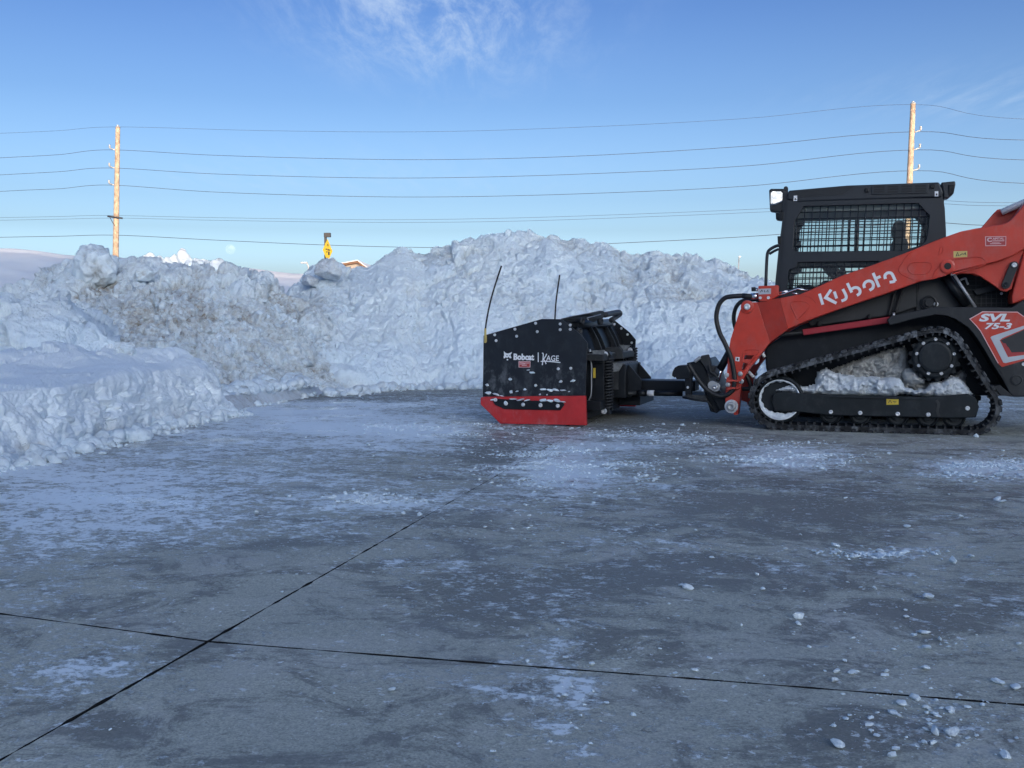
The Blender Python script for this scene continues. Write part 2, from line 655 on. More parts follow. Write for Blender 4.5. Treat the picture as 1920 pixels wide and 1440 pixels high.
def clod_shapes(sub, n, seed, amp=0.35):
    V0, T = ico(sub)
    out = []
    for k in range(n):
        S = seed + k * 29
        rg = np.random.default_rng(S)
        pn = rg.normal(0, 1, (11, 3))
        pn /= np.linalg.norm(pn, axis=1, keepdims=True)
        pd = rg.uniform(0.55, 0.95, 11)
        dp = np.maximum(V0 @ pn.T, 1e-3)
        r = np.minimum(1.15, (pd[None] / dp).min(1))
        r = r * (1 + amp * 0.6 * (fbm(V0 * 2.6 + k * 5.3, 4, S, 0.6) - 0.5))
        sc = np.array([1.0, 0.7 + 0.45 * _h(np.array([k]), np.array([1]), np.array([2]), seed)[0], 0.55 + 0.35 * _h(np.array([k]), np.array([5]), np.array([7]), seed)[0]])
        out.append(V0 * r[:, None] * sc)
    return out, T


CL2, CT2 = clod_shapes(2, 8, 5, 0.5)
CL1, CT1 = clod_shapes(1, 8, 40, 0.6)
CL3, CT3 = clod_shapes(3, 6, 90, 0.6)


def scatter(name, pos, size, mat, level=1, dirt=None, flat=0.0):
    shapes, T = (CL1, CT1) if level == 1 else (CL2, CT2)
    n = len(pos)
    nv = len(shapes[0])
    pick = RNG.integers(0, len(shapes), n)
    S = np.stack(shapes)[pick]
    ang = RNG.uniform(0, 2 * np.pi, n)
    ca, sa = np.cos(ang)[:, None], np.sin(ang)[:, None]
    x = S[:, :, 0] * ca - S[:, :, 1] * sa
    y = S[:, :, 0] * sa + S[:, :, 1] * ca
    z = S[:, :, 2] * (1 - flat)
    tl = RNG.normal(0, 0.35 * (1 - flat), n)[:, None]
    x, z = x * np.cos(tl) - z * np.sin(tl), x * np.sin(tl) + z * np.cos(tl)
    V = np.stack([x, y, z], 2) * np.asarray(size)[:, None, None] + np.asarray(pos)[:, None, :]
    Q = (T[None] + (np.arange(n) * nv)[:, None, None]).reshape(-1, 3)
    at = {'dirt': np.repeat(dirt if dirt is not None else np.zeros(n), nv)}
    return big_mesh(name, V.reshape(-1, 3), Q, mat, None, at, smooth_shade=(level != 1))

# ================================================================== the setting
# ---- ground to the horizon
gv = []
NG = 40
for j in range(NG + 1):
    for i in range(NG + 1):
        gv.append((-2500 + 5000 * i / NG, -1500 + 5000 * j / NG, -0.16))
gq = np.array([[j * (NG + 1) + i, j * (NG + 1) + i + 1, (j + 1) * (NG + 1) + i + 1, (j + 1) * (NG + 1) + i] for j in range(NG) for i in range(NG)])
ground = big_mesh('ground', np.array(gv, float), gq, 'snow_field', attrs={'dirt': np.zeros(len(gv))})
tag(ground, 'flat snow covered ground reaching out to the horizon', 'ground', kind='structure')

# ---- concrete pavement: slabs with open joints on a dark bed
JA = R(13.4)
ju = Vector((math.sin(JA), math.cos(JA), 0))
jv = Vector((math.cos(JA), -math.sin(JA), 0))
J0 = G(390, 1203)
jl = (G(20, 1153) - J0)
jl.z = 0
jl.normalize()
SLAB_L, SLAB_W = 3.05, 3.9


def gblob(px, py, lst):
    out = np.zeros_like(px)
    for bx, by, rx, ry, am in lst:
        out += am * np.exp(-((px - bx) / rx) ** 2 - ((py - by) / ry) ** 2)
    return out


FILM = [(300, 900, 420, 100, .50), (60, 960, 260, 120, .34), (520, 785, 280, 34, .45), (800, 808, 150, 22, .55), (560, 765, 250, 24, .35),
        (1060, 885, 110, 45, .85), (1480, 858, 120, 26, .8), (1840, 878, 120, 24, .85), (1200, 830, 170, 24, .35), (700, 942, 140, 22, .42),
        (1050, 1300, 80, 150, .52), (1020, 1230, 40, 20, .3), (130, 1270, 130, 50, .45), (900, 1300, 60, 30, .5), (740, 1265, 50, 25, .3), (1750, 1350, 160, 50, .26),
        (1650, 1035, 110, 16, .4), (1250, 960, 200, 40, .2), (850, 1060, 60, 12, .3), (700, 820, 280, 30, .25), (1700, 760, 300, 20, .3), (800, 760, 200, 18, .2),
        (600, 1340, 300, 80, -.42), (1400, 1250, 260, 110, -.36), (480, 1090, 230, 60, -.28), (1500, 985, 350, 50, -.22), (1560, 820, 150, 14, -.3), (1250, 780, 200, 22, -.25),
        (250, 1400, 250, 40, -.2), (930, 840, 60, 40, -.25), (640, 745, 120, 8, -.3)]
WET = [(1500, 955, 300, 50, .55), (950, 1125, 190, 55, .6), (1750, 1140, 170, 45, .5), (800, 985, 160, 40, .25), (930, 840, 100, 45, .6), (1240, 790, 220, 40, .55),
       (640, 750, 160, 14, .6), (330, 820, 130, 18, .7), (1300, 1070, 300, 30, .4), (230, 1360, 120, 30, .3), (1550, 1370, 120, 25, .5), (1380, 740, 300, 20, .5), (900, 745, 300, 12, .4)]
bed = mesh('pavement', [(-16, -9, -0.09), (16, -9, -0.09), (16, 24, -0.09), (-16, 24, -0.09)], [(0, 1, 2, 3)], 'joint_filler')
tag(bed, 'grey concrete pavement of jointed slabs with scraped snow and ice', 'pavement', kind='structure')

n = NT('concrete')
v = n.coord('World')
v1 = n.mapping(v, rot=(0, 0, R(16)))
vs = n.mapping(v1, scale=(0.85, 1, 1))
film, wet = n.attr('film'), n.attr('wet')
big = n.noise(v, 1.1, 5, 0.6)
agg = n.noise(v, 150, 3, 0.7)
spk = n.voro(v, 210)
col = n.mix(n.ramp(big, 0.3, 0.7), (0.51, 0.515, 0.43), (0.63, 0.635, 0.53))
col = n.mix(n.ramp(agg, 0.38, 0.70, 0, 0.75), col, (0.24, 0.25, 0.23))
col = n.mix(n.ramp(n.noise(v, 55, 4, 0.7), 0.42, 0.68, 0, 0.5), col, (0.24, 0.25, 0.23))
col = n.mix(n.mth('MULTIPLY', n.ramp(n.voro(v, 120), 0.24, 0.10), n.ramp(n.noise(v, 30, 3), 0.44, 0.6, 0.1, .9)), col, (0.78, 0.78, 0.76))
# salt bloom: pale dusty streaks
salt = n.noise(vs, 2.6, 8, 0.68, 0.6)
col = n.mix(n.mth('MULTIPLY', n.ramp(salt, 0.45, 0.72), 0.45), col, (0.60, 0.59, 0.57))
# damp, darker places
wn1 = n.noise(n.mapping(v1, scale=(0.8, 1, 1)), 3.6, 11, 0.80, 0.6)
wm = n.ramp(n.mth('ADD', wn1, n.mth('MULTIPLY', n.mth('SUBTRACT', wet, 0.42), 0.26)), 0.46, 0.57)
col = n.mix(n.mth('MULTIPLY', wm, 0.68), col, (0.125, 0.122, 0.112))
# scraped snow left as a film: long streaks broken by grain
fs = n.noise(vs, 8.5, 9, 0.74, 0.5)
fg = n.noise(n.mapping(v1, scale=(0.85, 1, 1)), 52, 5, 0.75)
fm = n.noise(n.mapping(v1, scale=(0.9, 1, 1)), 24, 6, 0.74, 0.3)
fb = n.noise(n.mapping(v1, scale=(0.55, 1, 1)), 1.7, 4, 0.6)
def cen(x, k):
    return n.mth('MULTIPLY', n.mth('SUBTRACT', x, 0.5), k)


fsum = n.mth('ADD', n.mth('ADD', cen(fs, 1.9), n.mth('ADD', cen(fg, 1.2), cen(fm, 1.7))), n.mth('ADD', cen(fb, 1.0), n.mth('MULTIPLY', n.mth('SUBTRACT', film, 0.54), 0.72)))
thin = n.ramp(fsum, 0.0, 0.22)
thick = n.ramp(fsum, 0.21, 0.32)
col = n.mix(n.mth('MULTIPLY', thin, 0.65), col, (0.72, 0.80, 0.84))
col = n.mix(n.mth('MULTIPLY', thick, 0.95), col, (0.90, 0.97, 0.99))
# loose flecks of frost and grit
fl1 = n.ramp(n.noise(v, 34, 4, 0.65, 0.3), 0.60, 0.66)
fl2 = n.ramp(n.noise(v, 2.2, 4, 0.6), 0.40, 0.60, 0.15, 1.0)
col = n.mix(n.mth('MULTIPLY', n.mth('MULTIPLY', fl1, fl2), 0.75), col, (0.88, 0.94, 0.97))
gr1 = n.ramp(n.noise(n.mapping(v, loc=(7.3, 2.1, 0)), 28, 5, 0.7, 0.4), 0.60, 0.67)
gr2 = n.ramp(n.noise(n.mapping(v, loc=(3.1, 9.7, 0)), 1.7, 5, 0.65), 0.44, 0.62)
col = n.mix(n.mth('MULTIPLY', n.mth('MULTIPLY', gr1, gr2), 0.6), col, (0.10, 0.10, 0.095))
n.set(n.b.inputs['Base Color'], col)
ro = n.ramp(big, 0.35, 0.65, 0.72, 0.9)
ice = n.mth('MULTIPLY', n.ramp(n.noise(vs, 1.5, 5, 0.6), 0.42, 0.62), n.ramp(film, 0.35, 0.95))
ro = n.mth('SUBTRACT', ro, n.mth('MULTIPLY', ice, 0.30))
ro = n.mth('SUBTRACT', ro, n.mth('MULTIPLY', thin, 0.25))
ro = n.mth('SUBTRACT', ro, n.mth('MULTIPLY', wm, 0.14))
ro = n.mth('ADD', ro, n.mth('MULTIPLY', thick, 0.10), True)
n.set(n.b.inputs['Roughness'], ro)
n.b.inputs['Specular IOR Level'].default_value = 0.5
nb = n.bump(n.mth('ADD', n.mth('MULTIPLY', agg, 0.5), n.noise(v, 35, 4)), 0.35, 0.006)
nb = n.bump(n.mth('ADD', n.mth('MULTIPLY', thick, 1.0), n.mth('MULTIPLY', thin, 0.4)), 0.7, 0.012, nb)
n.set(n.b.inputs['Normal'], nb)
MATS['concrete'] = n.m


def corner(i, j):
    p = J0 + ju * (j * SLAB_L)
    return p + (jv * (i * SLAB_W) if i >= 0 else jl * (-i * SLAB_W))


slabs = 0
for i in range(-3, 4):
    for j in range(-3, 6):
        c00, c10, c11, c01 = corner(i, j), corner(i + 1, j), corner(i + 1, j + 1), corner(i, j + 1)
        ctr = (c00 + c10 + c11 + c01) / 4
        if ctr.y < -7 or ctr.y > 19 or abs(ctr.x) > 13:
            continue
        nx, ny = 110, 90
        uu, vv = np.meshgrid(np.linspace(0, 1, nx + 1), np.linspace(0, 1, ny + 1))
        uu, vv = uu.ravel(), vv.ravel()
        P = (np.outer((1 - uu) * (1 - vv), c00) + np.outer(uu * (1 - vv), c10) + np.outer(uu * vv, c11) + np.outer((1 - uu) * vv, c01))
        # draw the edges in by half a joint, a little raggedly
        gap = np.interp(P[:, 1], [3.2, 5.0], [0.0052, 0.0016])
        rag = (fbm(P * 14.0, 3, 3) - 0.5) * 0.007 + (vnoise(P * 45, 8) - 0.5) * 0.007
        e0, e1 = (c10 - c00).normalized(), (c01 - c00).normalized()
        for msk_, dr in ((uu == 0, e0), (uu == 1, -e0), (vv == 0, e1), (vv == 1, -e1)):
            P[msk_] += np.outer(np.maximum(gap[msk_] + rag[msk_], 0.0008), np.array(dr))
        P[:, 2] = (fbm(P * 0.5, 2, 4) - 0.5) * 0.012
        px, py = project(P)
        fl = np.clip(0.45 + gblob(px, py, FILM) - 0.10 * (P[:, 1] < 3), 0, 1.6)
        wt = np.clip(0.35 + gblob(px, py, WET), 0, 1.5)
        idx = np.arange((nx + 1) * (ny + 1)).reshape(ny + 1, nx + 1)
        q = np.stack([idx[:-1, :-1], idx[:-1, 1:], idx[1:, 1:], idx[1:, :-1]], 2).reshape(-1, 4)
        ring = np.concatenate([idx[0, :], idx[1:, -1], idx[-1, -2::-1], idx[-2:0:-1, 0]])
        low = P[ring].copy()
        low[:, 2] = -0.095
        nb0 = len(P)
        m = len(ring)
        sides = np.array([[ring[k], nb0 + k, nb0 + (k + 1) % m, ring[(k + 1) % m]] for k in range(m)])
        V = np.concatenate([P, low])
        o = big_mesh('concrete_slab', V, np.concatenate([q, sides]), 'concrete', bed,
                     {'film': np.concatenate([fl, fl[ring] * 0]), 'wet': np.concatenate([wt, wt[ring] + 1])}, smooth_shade=False)
        o.data.materials.append(MATS['joint_filler'])
        o.data.polygons.foreach_set('material_index', np.concatenate([np.zeros(len(q)), np.ones(len(sides))]).astype(np.int32))
        slabs += 1


# ------------------------------------------------------------------ snow piles
def row_interp(cols, pts):
    px = np.array([p[0] for p in pts], float)
    py = np.interp(cols, px, [p[1] for p in pts])
    dd = []
    for p in pts:
        d = p[2]
        if d is None:
            d = G(p[0], p[1]).y
        dd.append(d)
    dd = np.interp(cols, px, dd)
    x = (cols - 960.0) / F
    y = -(py - 720.0) / F
    dy = cp + y * sp
    dz = -sp + y * cp
    s = dd / dy
    return np.stack([x * s, dd, EYE + dz * s], 1)


def blur(A, k):
    for _ in range(k):
        A = A.copy()
        A[1:-1] = 0.25 * A[:-2] + 0.5 * A[1:-1] + 0.25 * A[2:]
    return A


def loft(name, c0, c1, step, rows, mat, disp, dirt, soften=2, label=None, cat='snow pile', kind=None, group=None):
    """ROWS: (points, steps to the next row). DISP(P, v) gives metres along the normal, v = row position."""
    cols = np.arange(c0, c1 + step, step, dtype=float)
    R_ = [row_interp(cols, r[0]) for r in rows]
    grid, vpos = [], []
    for k in range(len(rows) - 1):
        n_ = rows[k][1]
        for t in np.arange(n_) / n_:
            grid.append(R_[k] * (1 - t) + R_[k + 1] * t)
            vpos.append(k + t)
    grid.append(R_[-1])
    vpos.append(len(rows) - 1)
    A = blur(np.array(grid), soften)
    B = np.swapaxes(blur(np.swapaxes(A, 0, 1), soften), 0, 1)
    A = B
    du = np.gradient(A, axis=1)
    dv = np.gradient(A, axis=0)
    N = np.cross(du, dv)
    N = blur(N, 12)
    N /= np.maximum(np.linalg.norm(N, axis=2, keepdims=True), 1e-9)
    if N[..., 2].mean() < 0:
        N = -N
    P = A.reshape(-1, 3)
    vv = np.repeat(np.array(vpos), len(cols))
    h = disp(P, vv)
    Pd = P + N.reshape(-1, 3) * h[:, None]
    px, py = project(Pd)
    dt = np.clip(dirt(Pd, px, py, h), 0, 1.2)
    # close the pile down into the ground all round
    nr, nc = A.shape[0] + 2, A.shape[1] + 2
    Pg = np.pad(Pd.reshape(A.shape), ((1, 1), (1, 1), (0, 0)), mode='edge')
    for sl in (np.s_[0], np.s_[-1], np.s_[:, 0], np.s_[:, -1]):
        Pg[sl][..., 2] = -0.14
    dg = np.pad(dt.reshape(A.shape[:2]), 1, mode='edge').ravel()
    idx = np.arange(nr * nc).reshape(nr, nc)
    q = np.stack([idx[:-1, :-1], idx[:-1, 1:], idx[1:, 1:], idx[1:, :-1]], 2).reshape(-1, 4)
    o = big_mesh(name, Pg.reshape(-1, 3), q, mat, None, {'dirt': dg})
    tag(o, label, cat, group, kind)
    return o, Pd, N.reshape(-1, 3), vv, dt


# ---- the big pile behind the loader
CREST = [(500, 590), (540, 556), (575, 530), (592, 512), (605, 500), (640, 500), (655, 507), (700, 490), (728, 472), (745, 458), (775, 456), (795, 464), (850, 440), (868, 437), (900, 440),
         (960, 436), (985, 430), (1010, 428), (1035, 430), (1060, 437), (1110, 446), (1150, 452), (1172, 458), (1182, 470), (1225, 466), (1260, 472), (1290, 474), (1320, 486),
         (1345, 488), (1400, 503), (1440, 518), (1500, 535), (1560, 548), (1640, 560), (1720, 572), (1800, 580), (1900, 590), (2050, 605), (2150, 640)]


def crest_d(px):
    return float(np.interp(px, [500, 600, 800, 1000, 1400, 1800, 2150], [16.2, 16.6, 17.3, 17.6, 17.6, 17.0, 16.4]))


crow = [(a, b, crest_d(a)) for a, b in CREST]
base = [(500, 735, 14.0), (640, 733, 13.7), (700, 729, None), (800, 726, None), (900, 727, None), (1100, 728, None), (1300, 729, None), (1500, 732, None), (1800, 738, None), (2150, 745, None)]
crest_np = row_interp(np.array([p[0] for p in crow], float), crow)


def zrow(src, frac, dd):
    """a row behind the crest, lower"""
    out = []
    for a, b, d in src:
        p = W(a, b, d)
        z = p.z * frac
        y = d + dd
        out.append((960 + p.x / (y * cp - (z - EYE) * sp) * F, 720 - F * ((y * sp + (z - EYE) * cp) / (y * cp - (z - EYE) * sp)), y))
    return out


def midrow(lo, hi, t, up):
    """between base and crest, raised by UP metres"""
    xs = sorted(set([p[0] for p in lo] + [p[0] for p in hi]))
    xs = np.array(xs, float)
    a, b = row_interp(xs, lo), row_interp(xs, hi)
    P = a * (1 - t) + b * t
    P[:, 2] += up
    px, py = project(P)
    return [(float(u), float(w_), float(y)) for u, w_, y in zip(px, py, P[:, 1])]


def disp_main(P, v):
    face = smooth(0.0, 0.12, v) * (1 - 0.0 * v)
    big_ = (fbm(P * 0.55, 3, 21) - 0.5) * 0.55
    rough_ = smooth(0.36, 0.62, fbm(P * 0.75, 3, 77))
    top_ = smooth(1.6, 2.0, v)
    l1 = facets(P, 0.75, 31, 1.2) * 0.11 * np.maximum(rough_, top_ * 0.7)
    l2 = facets(P, 0.27, 41, 1.2) * (0.020 + 0.050 * smooth(0.40, 0.60, fbm(P * 1.6, 2, 78)))
    l3 = facets(P, 0.11, 51, 1.0) * (0.014 + 0.022 * smooth(0.38, 0.60, fbm(P * 2.2, 2, 79))) + facets(P, 0.055, 53) * 0.013
    # runnels where loose snow has slid down the face
    run = (fbm(np.stack([P[:, 0] * 2.4, P[:, 1] * 0.35, P[:, 2] * 0.35], 1), 4, 66) - 0.5) * 0.20
    f = (fbm(P * 9.0, 4, 61, 0.65) - 0.5) * 0.06
    return (big_ * 0.5 + l1 + run) * face + (l2 + l3) * (0.35 + 0.65 * face) + f


def dirt_shade_main(P, px, py, h):
    n_ = fbm(P * 1.3, 4, 5)
    d = 0.06 + 0.40 * (n_ - 0.45)
    d += gblob(px, py, [(600, 560, 70, 60, .22), (585, 590, 40, 30, .38), (660, 520, 50, 40, .12), (1290, 560, 110, 60, .10), (1300, 640, 200, 60, -.10),
                        (700, 690, 200, 40, -.16), (820, 700, 120, 40, -.14), (1000, 480, 200, 50, .07), (1080, 690, 200, 40, -.06), (640, 725, 60, 14, .30)])
    d += np.clip(-h * 3.2, 0, 0.42) * (0.4 + n_)  # creases of the relief darkened in the colour, standing in for shade
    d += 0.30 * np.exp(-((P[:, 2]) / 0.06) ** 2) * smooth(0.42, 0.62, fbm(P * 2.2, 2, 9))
    return d


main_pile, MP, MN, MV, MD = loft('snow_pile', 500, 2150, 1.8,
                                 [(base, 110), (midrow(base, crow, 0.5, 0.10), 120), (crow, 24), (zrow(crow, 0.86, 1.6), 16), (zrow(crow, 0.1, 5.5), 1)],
                                 'snow', disp_main, dirt_shade_main, label='tall grey white snow pile rising behind the loader and plow', group=None)

# ---- the grubby pile beyond the kerb
crow2 = [(a, b, 15.0) for a, b in [(-160, 560), (0, 545), (40, 528), (62, 515), (80, 495), (110, 488), (145, 478), (168, 473), (186, 477), (204, 488), (222, 480), (238, 491), (262, 488), (290, 492), (350, 492),
                                   (400, 498), (430, 506), (470, 519), (500, 523), (535, 545), (570, 572), (600, 610), (632, 690), (668, 738)]]
base2 = [(-160, 735, 11.3), (300, 735, 11.3), (411, 730, 11.9), (488, 725, 12.4), (540, 719, 13.0), (587, 717, 13.4), (612, 729, 13.4), (668, 740, 12.75)]


def disp_dirty(P, v):
    face = smooth(0.0, 0.10, v)
    b = (fbm(P * 0.6, 3, 121) - 0.5) * 0.34
    l1 = lumps(P, 0.55, 131) * 0.12 * smooth(0.7, 1.4, v)
    l2 = facets(P, 0.24, 141, 1.2) * (0.03 + 0.05 * smooth(0.4, 0.6, fbm(P * 1.5, 2, 178)))
    l3 = facets(P, 0.09, 151, 1.0) * 0.036
    return (b * 0.6 + l1) * face + (l2 + l3) * (0.5 + 0.5 * face) + (fbm(P * 11.0, 3, 161, 0.6) - 0.5) * 0.04


def dirt_shade_dirty(P, px, py, h):
    n_ = fbm(P * 1.6, 4, 15)
    d = 0.24 + 0.65 * (n_ - 0.45)
    d += gblob(px, py, [(300, 600, 150, 55, .36), (230, 620, 80, 45, .20), (420, 640, 130, 55, .26), (270, 560, 80, 30, .15), (590, 700, 60, 30, .40), (470, 700, 60, 25, .05),
                        (190, 505, 40, 25, -.12), (540, 560, 50, 40, .30), (430, 560, 90, 30, -.02), (420, 725, 30, 20, .35), (110, 520, 40, 30, .12)])
    d += np.clip(-h * 4.0, 0, 0.5) * (0.4 + n_)  # hollows between clods coloured darker to imitate shade, over the real grime
    return d


dirty_pile, DP, DN, DV, DD = loft('snow_pile', -160, 668, 1.6,
                                  [(base2, 90), (midrow(base2, crow2, 0.5, 0.05), 100), (crow2, 22), (zrow(crow2, 0.82, 1.5), 14), (zrow(crow2, 0.05, 4.5), 1)],
                                  'snow', disp_dirty, dirt_shade_dirty, label='grubby brown stained rubble snow pile sloping down to the kerb')

# ---- white mound standing on the shelf
crow3 = [(a, b, c) for a, b, c in [(-170, 575, 11.0), (-60, 560, 11.0), (0, 553, 11.0), (35, 534, 11.1), (70, 529, 11.2), (115, 527, 11.2), (138, 546, 11.1), (148, 572, 11.0), (168, 600, 10.9), (178, 632, 10.7), (190, 655, 10.5), (215, 672, 10.4)]]
base3 = [(-170, 668, 9.6), (0, 668, 9.7), (90, 664, 9.9), (160, 662, 10.1), (190, 666, 10.2), (215, 676, 10.3)]


def disp_mound(P, v):
    return (fbm(P * 1.1, 3, 221) - 0.5) * 0.22 + facets(P, 0.6, 231, 1.2) * 0.13 + facets(P, 0.2, 241, 1.1) * 0.036 + facets(P, 0.08, 246) * 0.014 + (fbm(P * 8, 4, 251, 0.65) - 0.5) * 0.06


def dirt_shade_mound(P, px, py, h):
    return 0.05 + 0.22 * np.clip(fbm(P * 2.0, 4, 25) - 0.55, 0, 1) * 2 + np.clip(-h * 1.2, 0, 0.12)  # last term paints faint shade into the hollows


loft('snow_mound', -170, 215, 1.6, [(base3, 60), (midrow(base3, crow3, 0.5, 0.16), 60), (crow3, 16), (zrow(crow3, 0.8, 0.9), 14), (zrow(crow3, 0.0, 2.4), 1)],
     'snow', disp_mound, dirt_shade_mound, label='rounded white mound of clean snow lumps standing on the low bank', cat='snow mound')

# ---- the low shelf-like bank along the drive
b0 = [(-320, 968, None), (-120, 908, None), (0, 874, None), (100, 850, None), (200, 824, None), (300, 800, None), (380, 784, None), (412, 778, None), (440, 774, None)]
b1 = [(-320, 770, 5.45), (-120, 742, 6.1), (0, 728, 6.62), (115, 728, 7.2), (225, 706, 8.15), (300, 698, 9.0), (368, 684, 9.85), (398, 702, 10.1), (414, 742, 10.2), (440, 771, 10.3)]
b2 = [(-320, 664, 7.9), (-120, 660, 8.4), (0, 659, 8.8), (104, 656, 9.4), (215, 654, 10.0), (347, 657, 10.6), (385, 676, 10.7), (404, 715, 10.65), (420, 748, 10.6), (440, 769, 10.5)]
b3 = [(-320, 700, 11.5), (0, 700, 11.8), (347, 700, 12.0), (385, 712, 12.0), (404, 728, 12.0), (440, 745, 12.0)]
b1c = midrow(b1, b2, 0.45, -0.05)


def disp_bank(P, v):
    face = np.exp(-((v - 0.45) / 0.45) ** 2)
    shelf = smooth(1.0, 1.25, v) * (1 - smooth(1.9, 2.2, v))
    rim = np.exp(-((v - 2.85) / 0.3) ** 2)
    b = (fbm(P * 1.2, 3, 321) - 0.5) * (0.16 + 0.10 * shelf)
    l = facets(P, 0.38, 331, 1.3) * (0.010 + 0.042 * face + 0.05 * rim)
    l += facets(P, 0.12, 341, 1.1) * (0.005 + 0.030 * face * smooth(0.4, 0.6, fbm(P * 1.8, 2, 343)) + 0.02 * rim) + facets(P, 0.05, 347) * 0.010 * face
    # the blade's side left long scuffs on the cut face
    sc_ = (fbm(np.stack([P[:, 0] * 1.5, P[:, 1] * 1.2, P[:, 2] * 9], 1), 4, 351) - 0.5) * 0.10 * face
    return b + l + sc_ + (fbm(P * 10, 4, 361, 0.65) - 0.5) * (0.02 + 0.05 * face)


def dirt_bank(P, px, py, h):
    d = 0.03 + 0.5 * np.clip(fbm(P * 2.5, 4, 35) - 0.58, 0, 1)
    d += 0.16 * np.exp(-((P[:, 2] - 0.02) / 0.10) ** 2) * smooth(0.4, 0.6, fbm(P * 1.4, 3, 37))
    d += gblob(px, py, [(60, 775, 40, 20, .15), (340, 780, 40, 14, .35), (60, 838, 30, 8, .6), (200, 815, 30, 10, .3), (398, 700, 10, 25, .25)])
    return d


bank, BP, BN, BV, BD = loft('snow_bank', -320, 440, 1.6, [(b0, 90), (b1, 40), (b1c, 44), (b2, 16), (b3, 1)], 'snow_smooth', disp_bank, dirt_bank, soften=2,
                            label='low smooth shelf shaped snow bank cut straight along the drive', cat='snow bank')

# ---- a pile farther off whose top the sun reaches
crow4 = [(a, b, 34.0) for a, b in [(200, 520), (232, 503), (250, 489), (268, 476), (280, 474), (292, 483), (306, 485), (322, 480), (333, 472), (344, 472), (354, 476), (362, 486), (385, 488), (410, 492), (436, 503), (480, 535)]]
base4 = [(200, 570, 31.0), (480, 570, 31.0)]


def disp_far(P, v):
    return (fbm(P * 0.5, 3, 421) - 0.5) * 0.4 + lumps(P, 0.8, 431) * 0.22 + lumps(P, 0.3, 441) * 0.08


loft('snow_pile', 200, 480, 1.0, [(base4, 80), (crow4, 20), (zrow(crow4, 0.7, 2.0), 1)], 'snow', disp_far, lambda P, px, py, h: 0.04 + 0 * px,
     label='distant snow pile with sunlit jagged crest by the wooden utility pole')

# ---- long snow covered rise behind
crow5 = [(a, b, 40.0) for a, b in [(-700, 440), (-300, 452), (0, 462), (60, 469), (120, 478), (250, 488), (430, 498), (520, 506), (590, 516), (700, 524), (900, 545), (1200, 566), (1500, 590)]]
base5 = [(-700, 648, 30.0), (1500, 648, 30.0)]
hill, *_ = loft('hill', -700, 1500, 5.0, [(base5, 60), (crow5, 20), (zrow(crow5, 0.97, 12.0), 6), (zrow(crow5, 0.1, 60.0), 1)], 'snow_field',
                lambda P, v: (fbm(P * 0.18, 4, 521) - 0.5) * 0.5 + (fbm(P * np.array([0.5, 2.0, 2.0]), 3, 531) - 0.5) * 0.12,
                lambda P, px, py, h: 0 * px, label='long smooth snow covered rise beyond the piles', cat='hill', kind='structure')

# ---- kerb with a dirty face
kp = [Vector((-2.80, 10.12, 0))] + [G(*p) for p in [(445, 769), (478, 761), (520, 754), (560, 748), (590, 742), (606, 738)]]
kp = catmull(kp, 6)
KV, KF = [], []
prof = [(-0.01, -0.04), (0.0, 0.012), (0.07, 0.085), (0.105, 0.122), (0.13, 0.135), (0.19, 0.137), (0.24, -0.04)]
for i, p in enumerate(kp):
    t = (kp[min(i + 1, len(kp) - 1)] - kp[max(i - 1, 0)]).normalized()
    s_ = Vector((-t.y, t.x, 0))
    for a, z in prof:
        jit = (vnoise(np.array([[p.x * 9, p.y * 9, z * 20]]), 3)[0] - 0.5) * 0.02
        q = p + s_ * (a + jit)
        KV.append((q.x, q.y, z + jit * 0.5))
m = len(prof)
for i in range(len(kp) - 1):
    for k in range(m - 1):
        KF.append((i * m + k, (i + 1) * m + k, (i + 1) * m + k + 1, i * m + k + 1))
kerb = big_mesh('kerb', np.array(KV, float), np.array(KF), 'snow_grey', None, {'dirt': np.clip(0.25 + 1.6 * (fbm(np.array(KV, float) * 2.2, 3, 2) - 0.42), 0, 0.4)}, smooth_shade=False)
tag(kerb, 'dirty concrete kerb curving between the low bank and the rubble pile', 'kerb', kind='structure')
# snow on the verge behind it
VV, VQ = [], []
for i, p in enumerate(kp):
    t = (kp[min(i + 1, len(kp) - 1)] - kp[max(i - 1, 0)]).normalized()
    s_ = Vector((-t.y, t.x, 0))
    for k, a in enumerate((0.13, 0.18, 0.3, 0.6, 1.0, 1.6)):
        q = p + s_ * a
        VV.append((q.x, q.y, 0.142 + 0.012 * vnoise(np.array([[q.x * 6, q.y * 6, 1.0]]), 4)[0] + (0 if k else -0.012)))
VQ = np.array([[i * 6 + k, (i + 1) * 6 + k, (i + 1) * 6 + k + 1, i * 6 + k + 1] for i in range(len(kp) - 1) for k in range(5)])
verge = big_mesh('verge', np.array(VV, float), VQ, 'snow_smooth', attrs={'dirt': RNG.uniform(0.02, 0.25, len(VV))})
tag(verge, 'strip of trodden snow on top of the kerb', 'verge', kind='structure')

# ------------------------------------------------------------------ rubble: broken snow lying on the piles and along their feet
def pick(P, N, V, D, lo, hi, count, size, seed, sink=0.25, bias=None):
    r = np.random.default_rng(seed)
    ok = np.where((V > lo) & (V < hi))[0]
    if bias is not None:
        w_ = np.maximum(bias(P[ok]), 0)
        ok = r.choice(ok, count, p=w_ / w_.sum())
    else:
        ok = r.choice(ok, count)
    sz = size[0] * (size[1] / size[0]) ** (r.random(count) ** 2.2)
    return P[ok] + N[ok] * (sz * (0.5 - sink))[:, None], sz, D[ok]


def px_bias(lst, base_=0.05):
    def f(P):
        px, py = project(P)
        return base_ + gblob(px, py, lst)
    return f


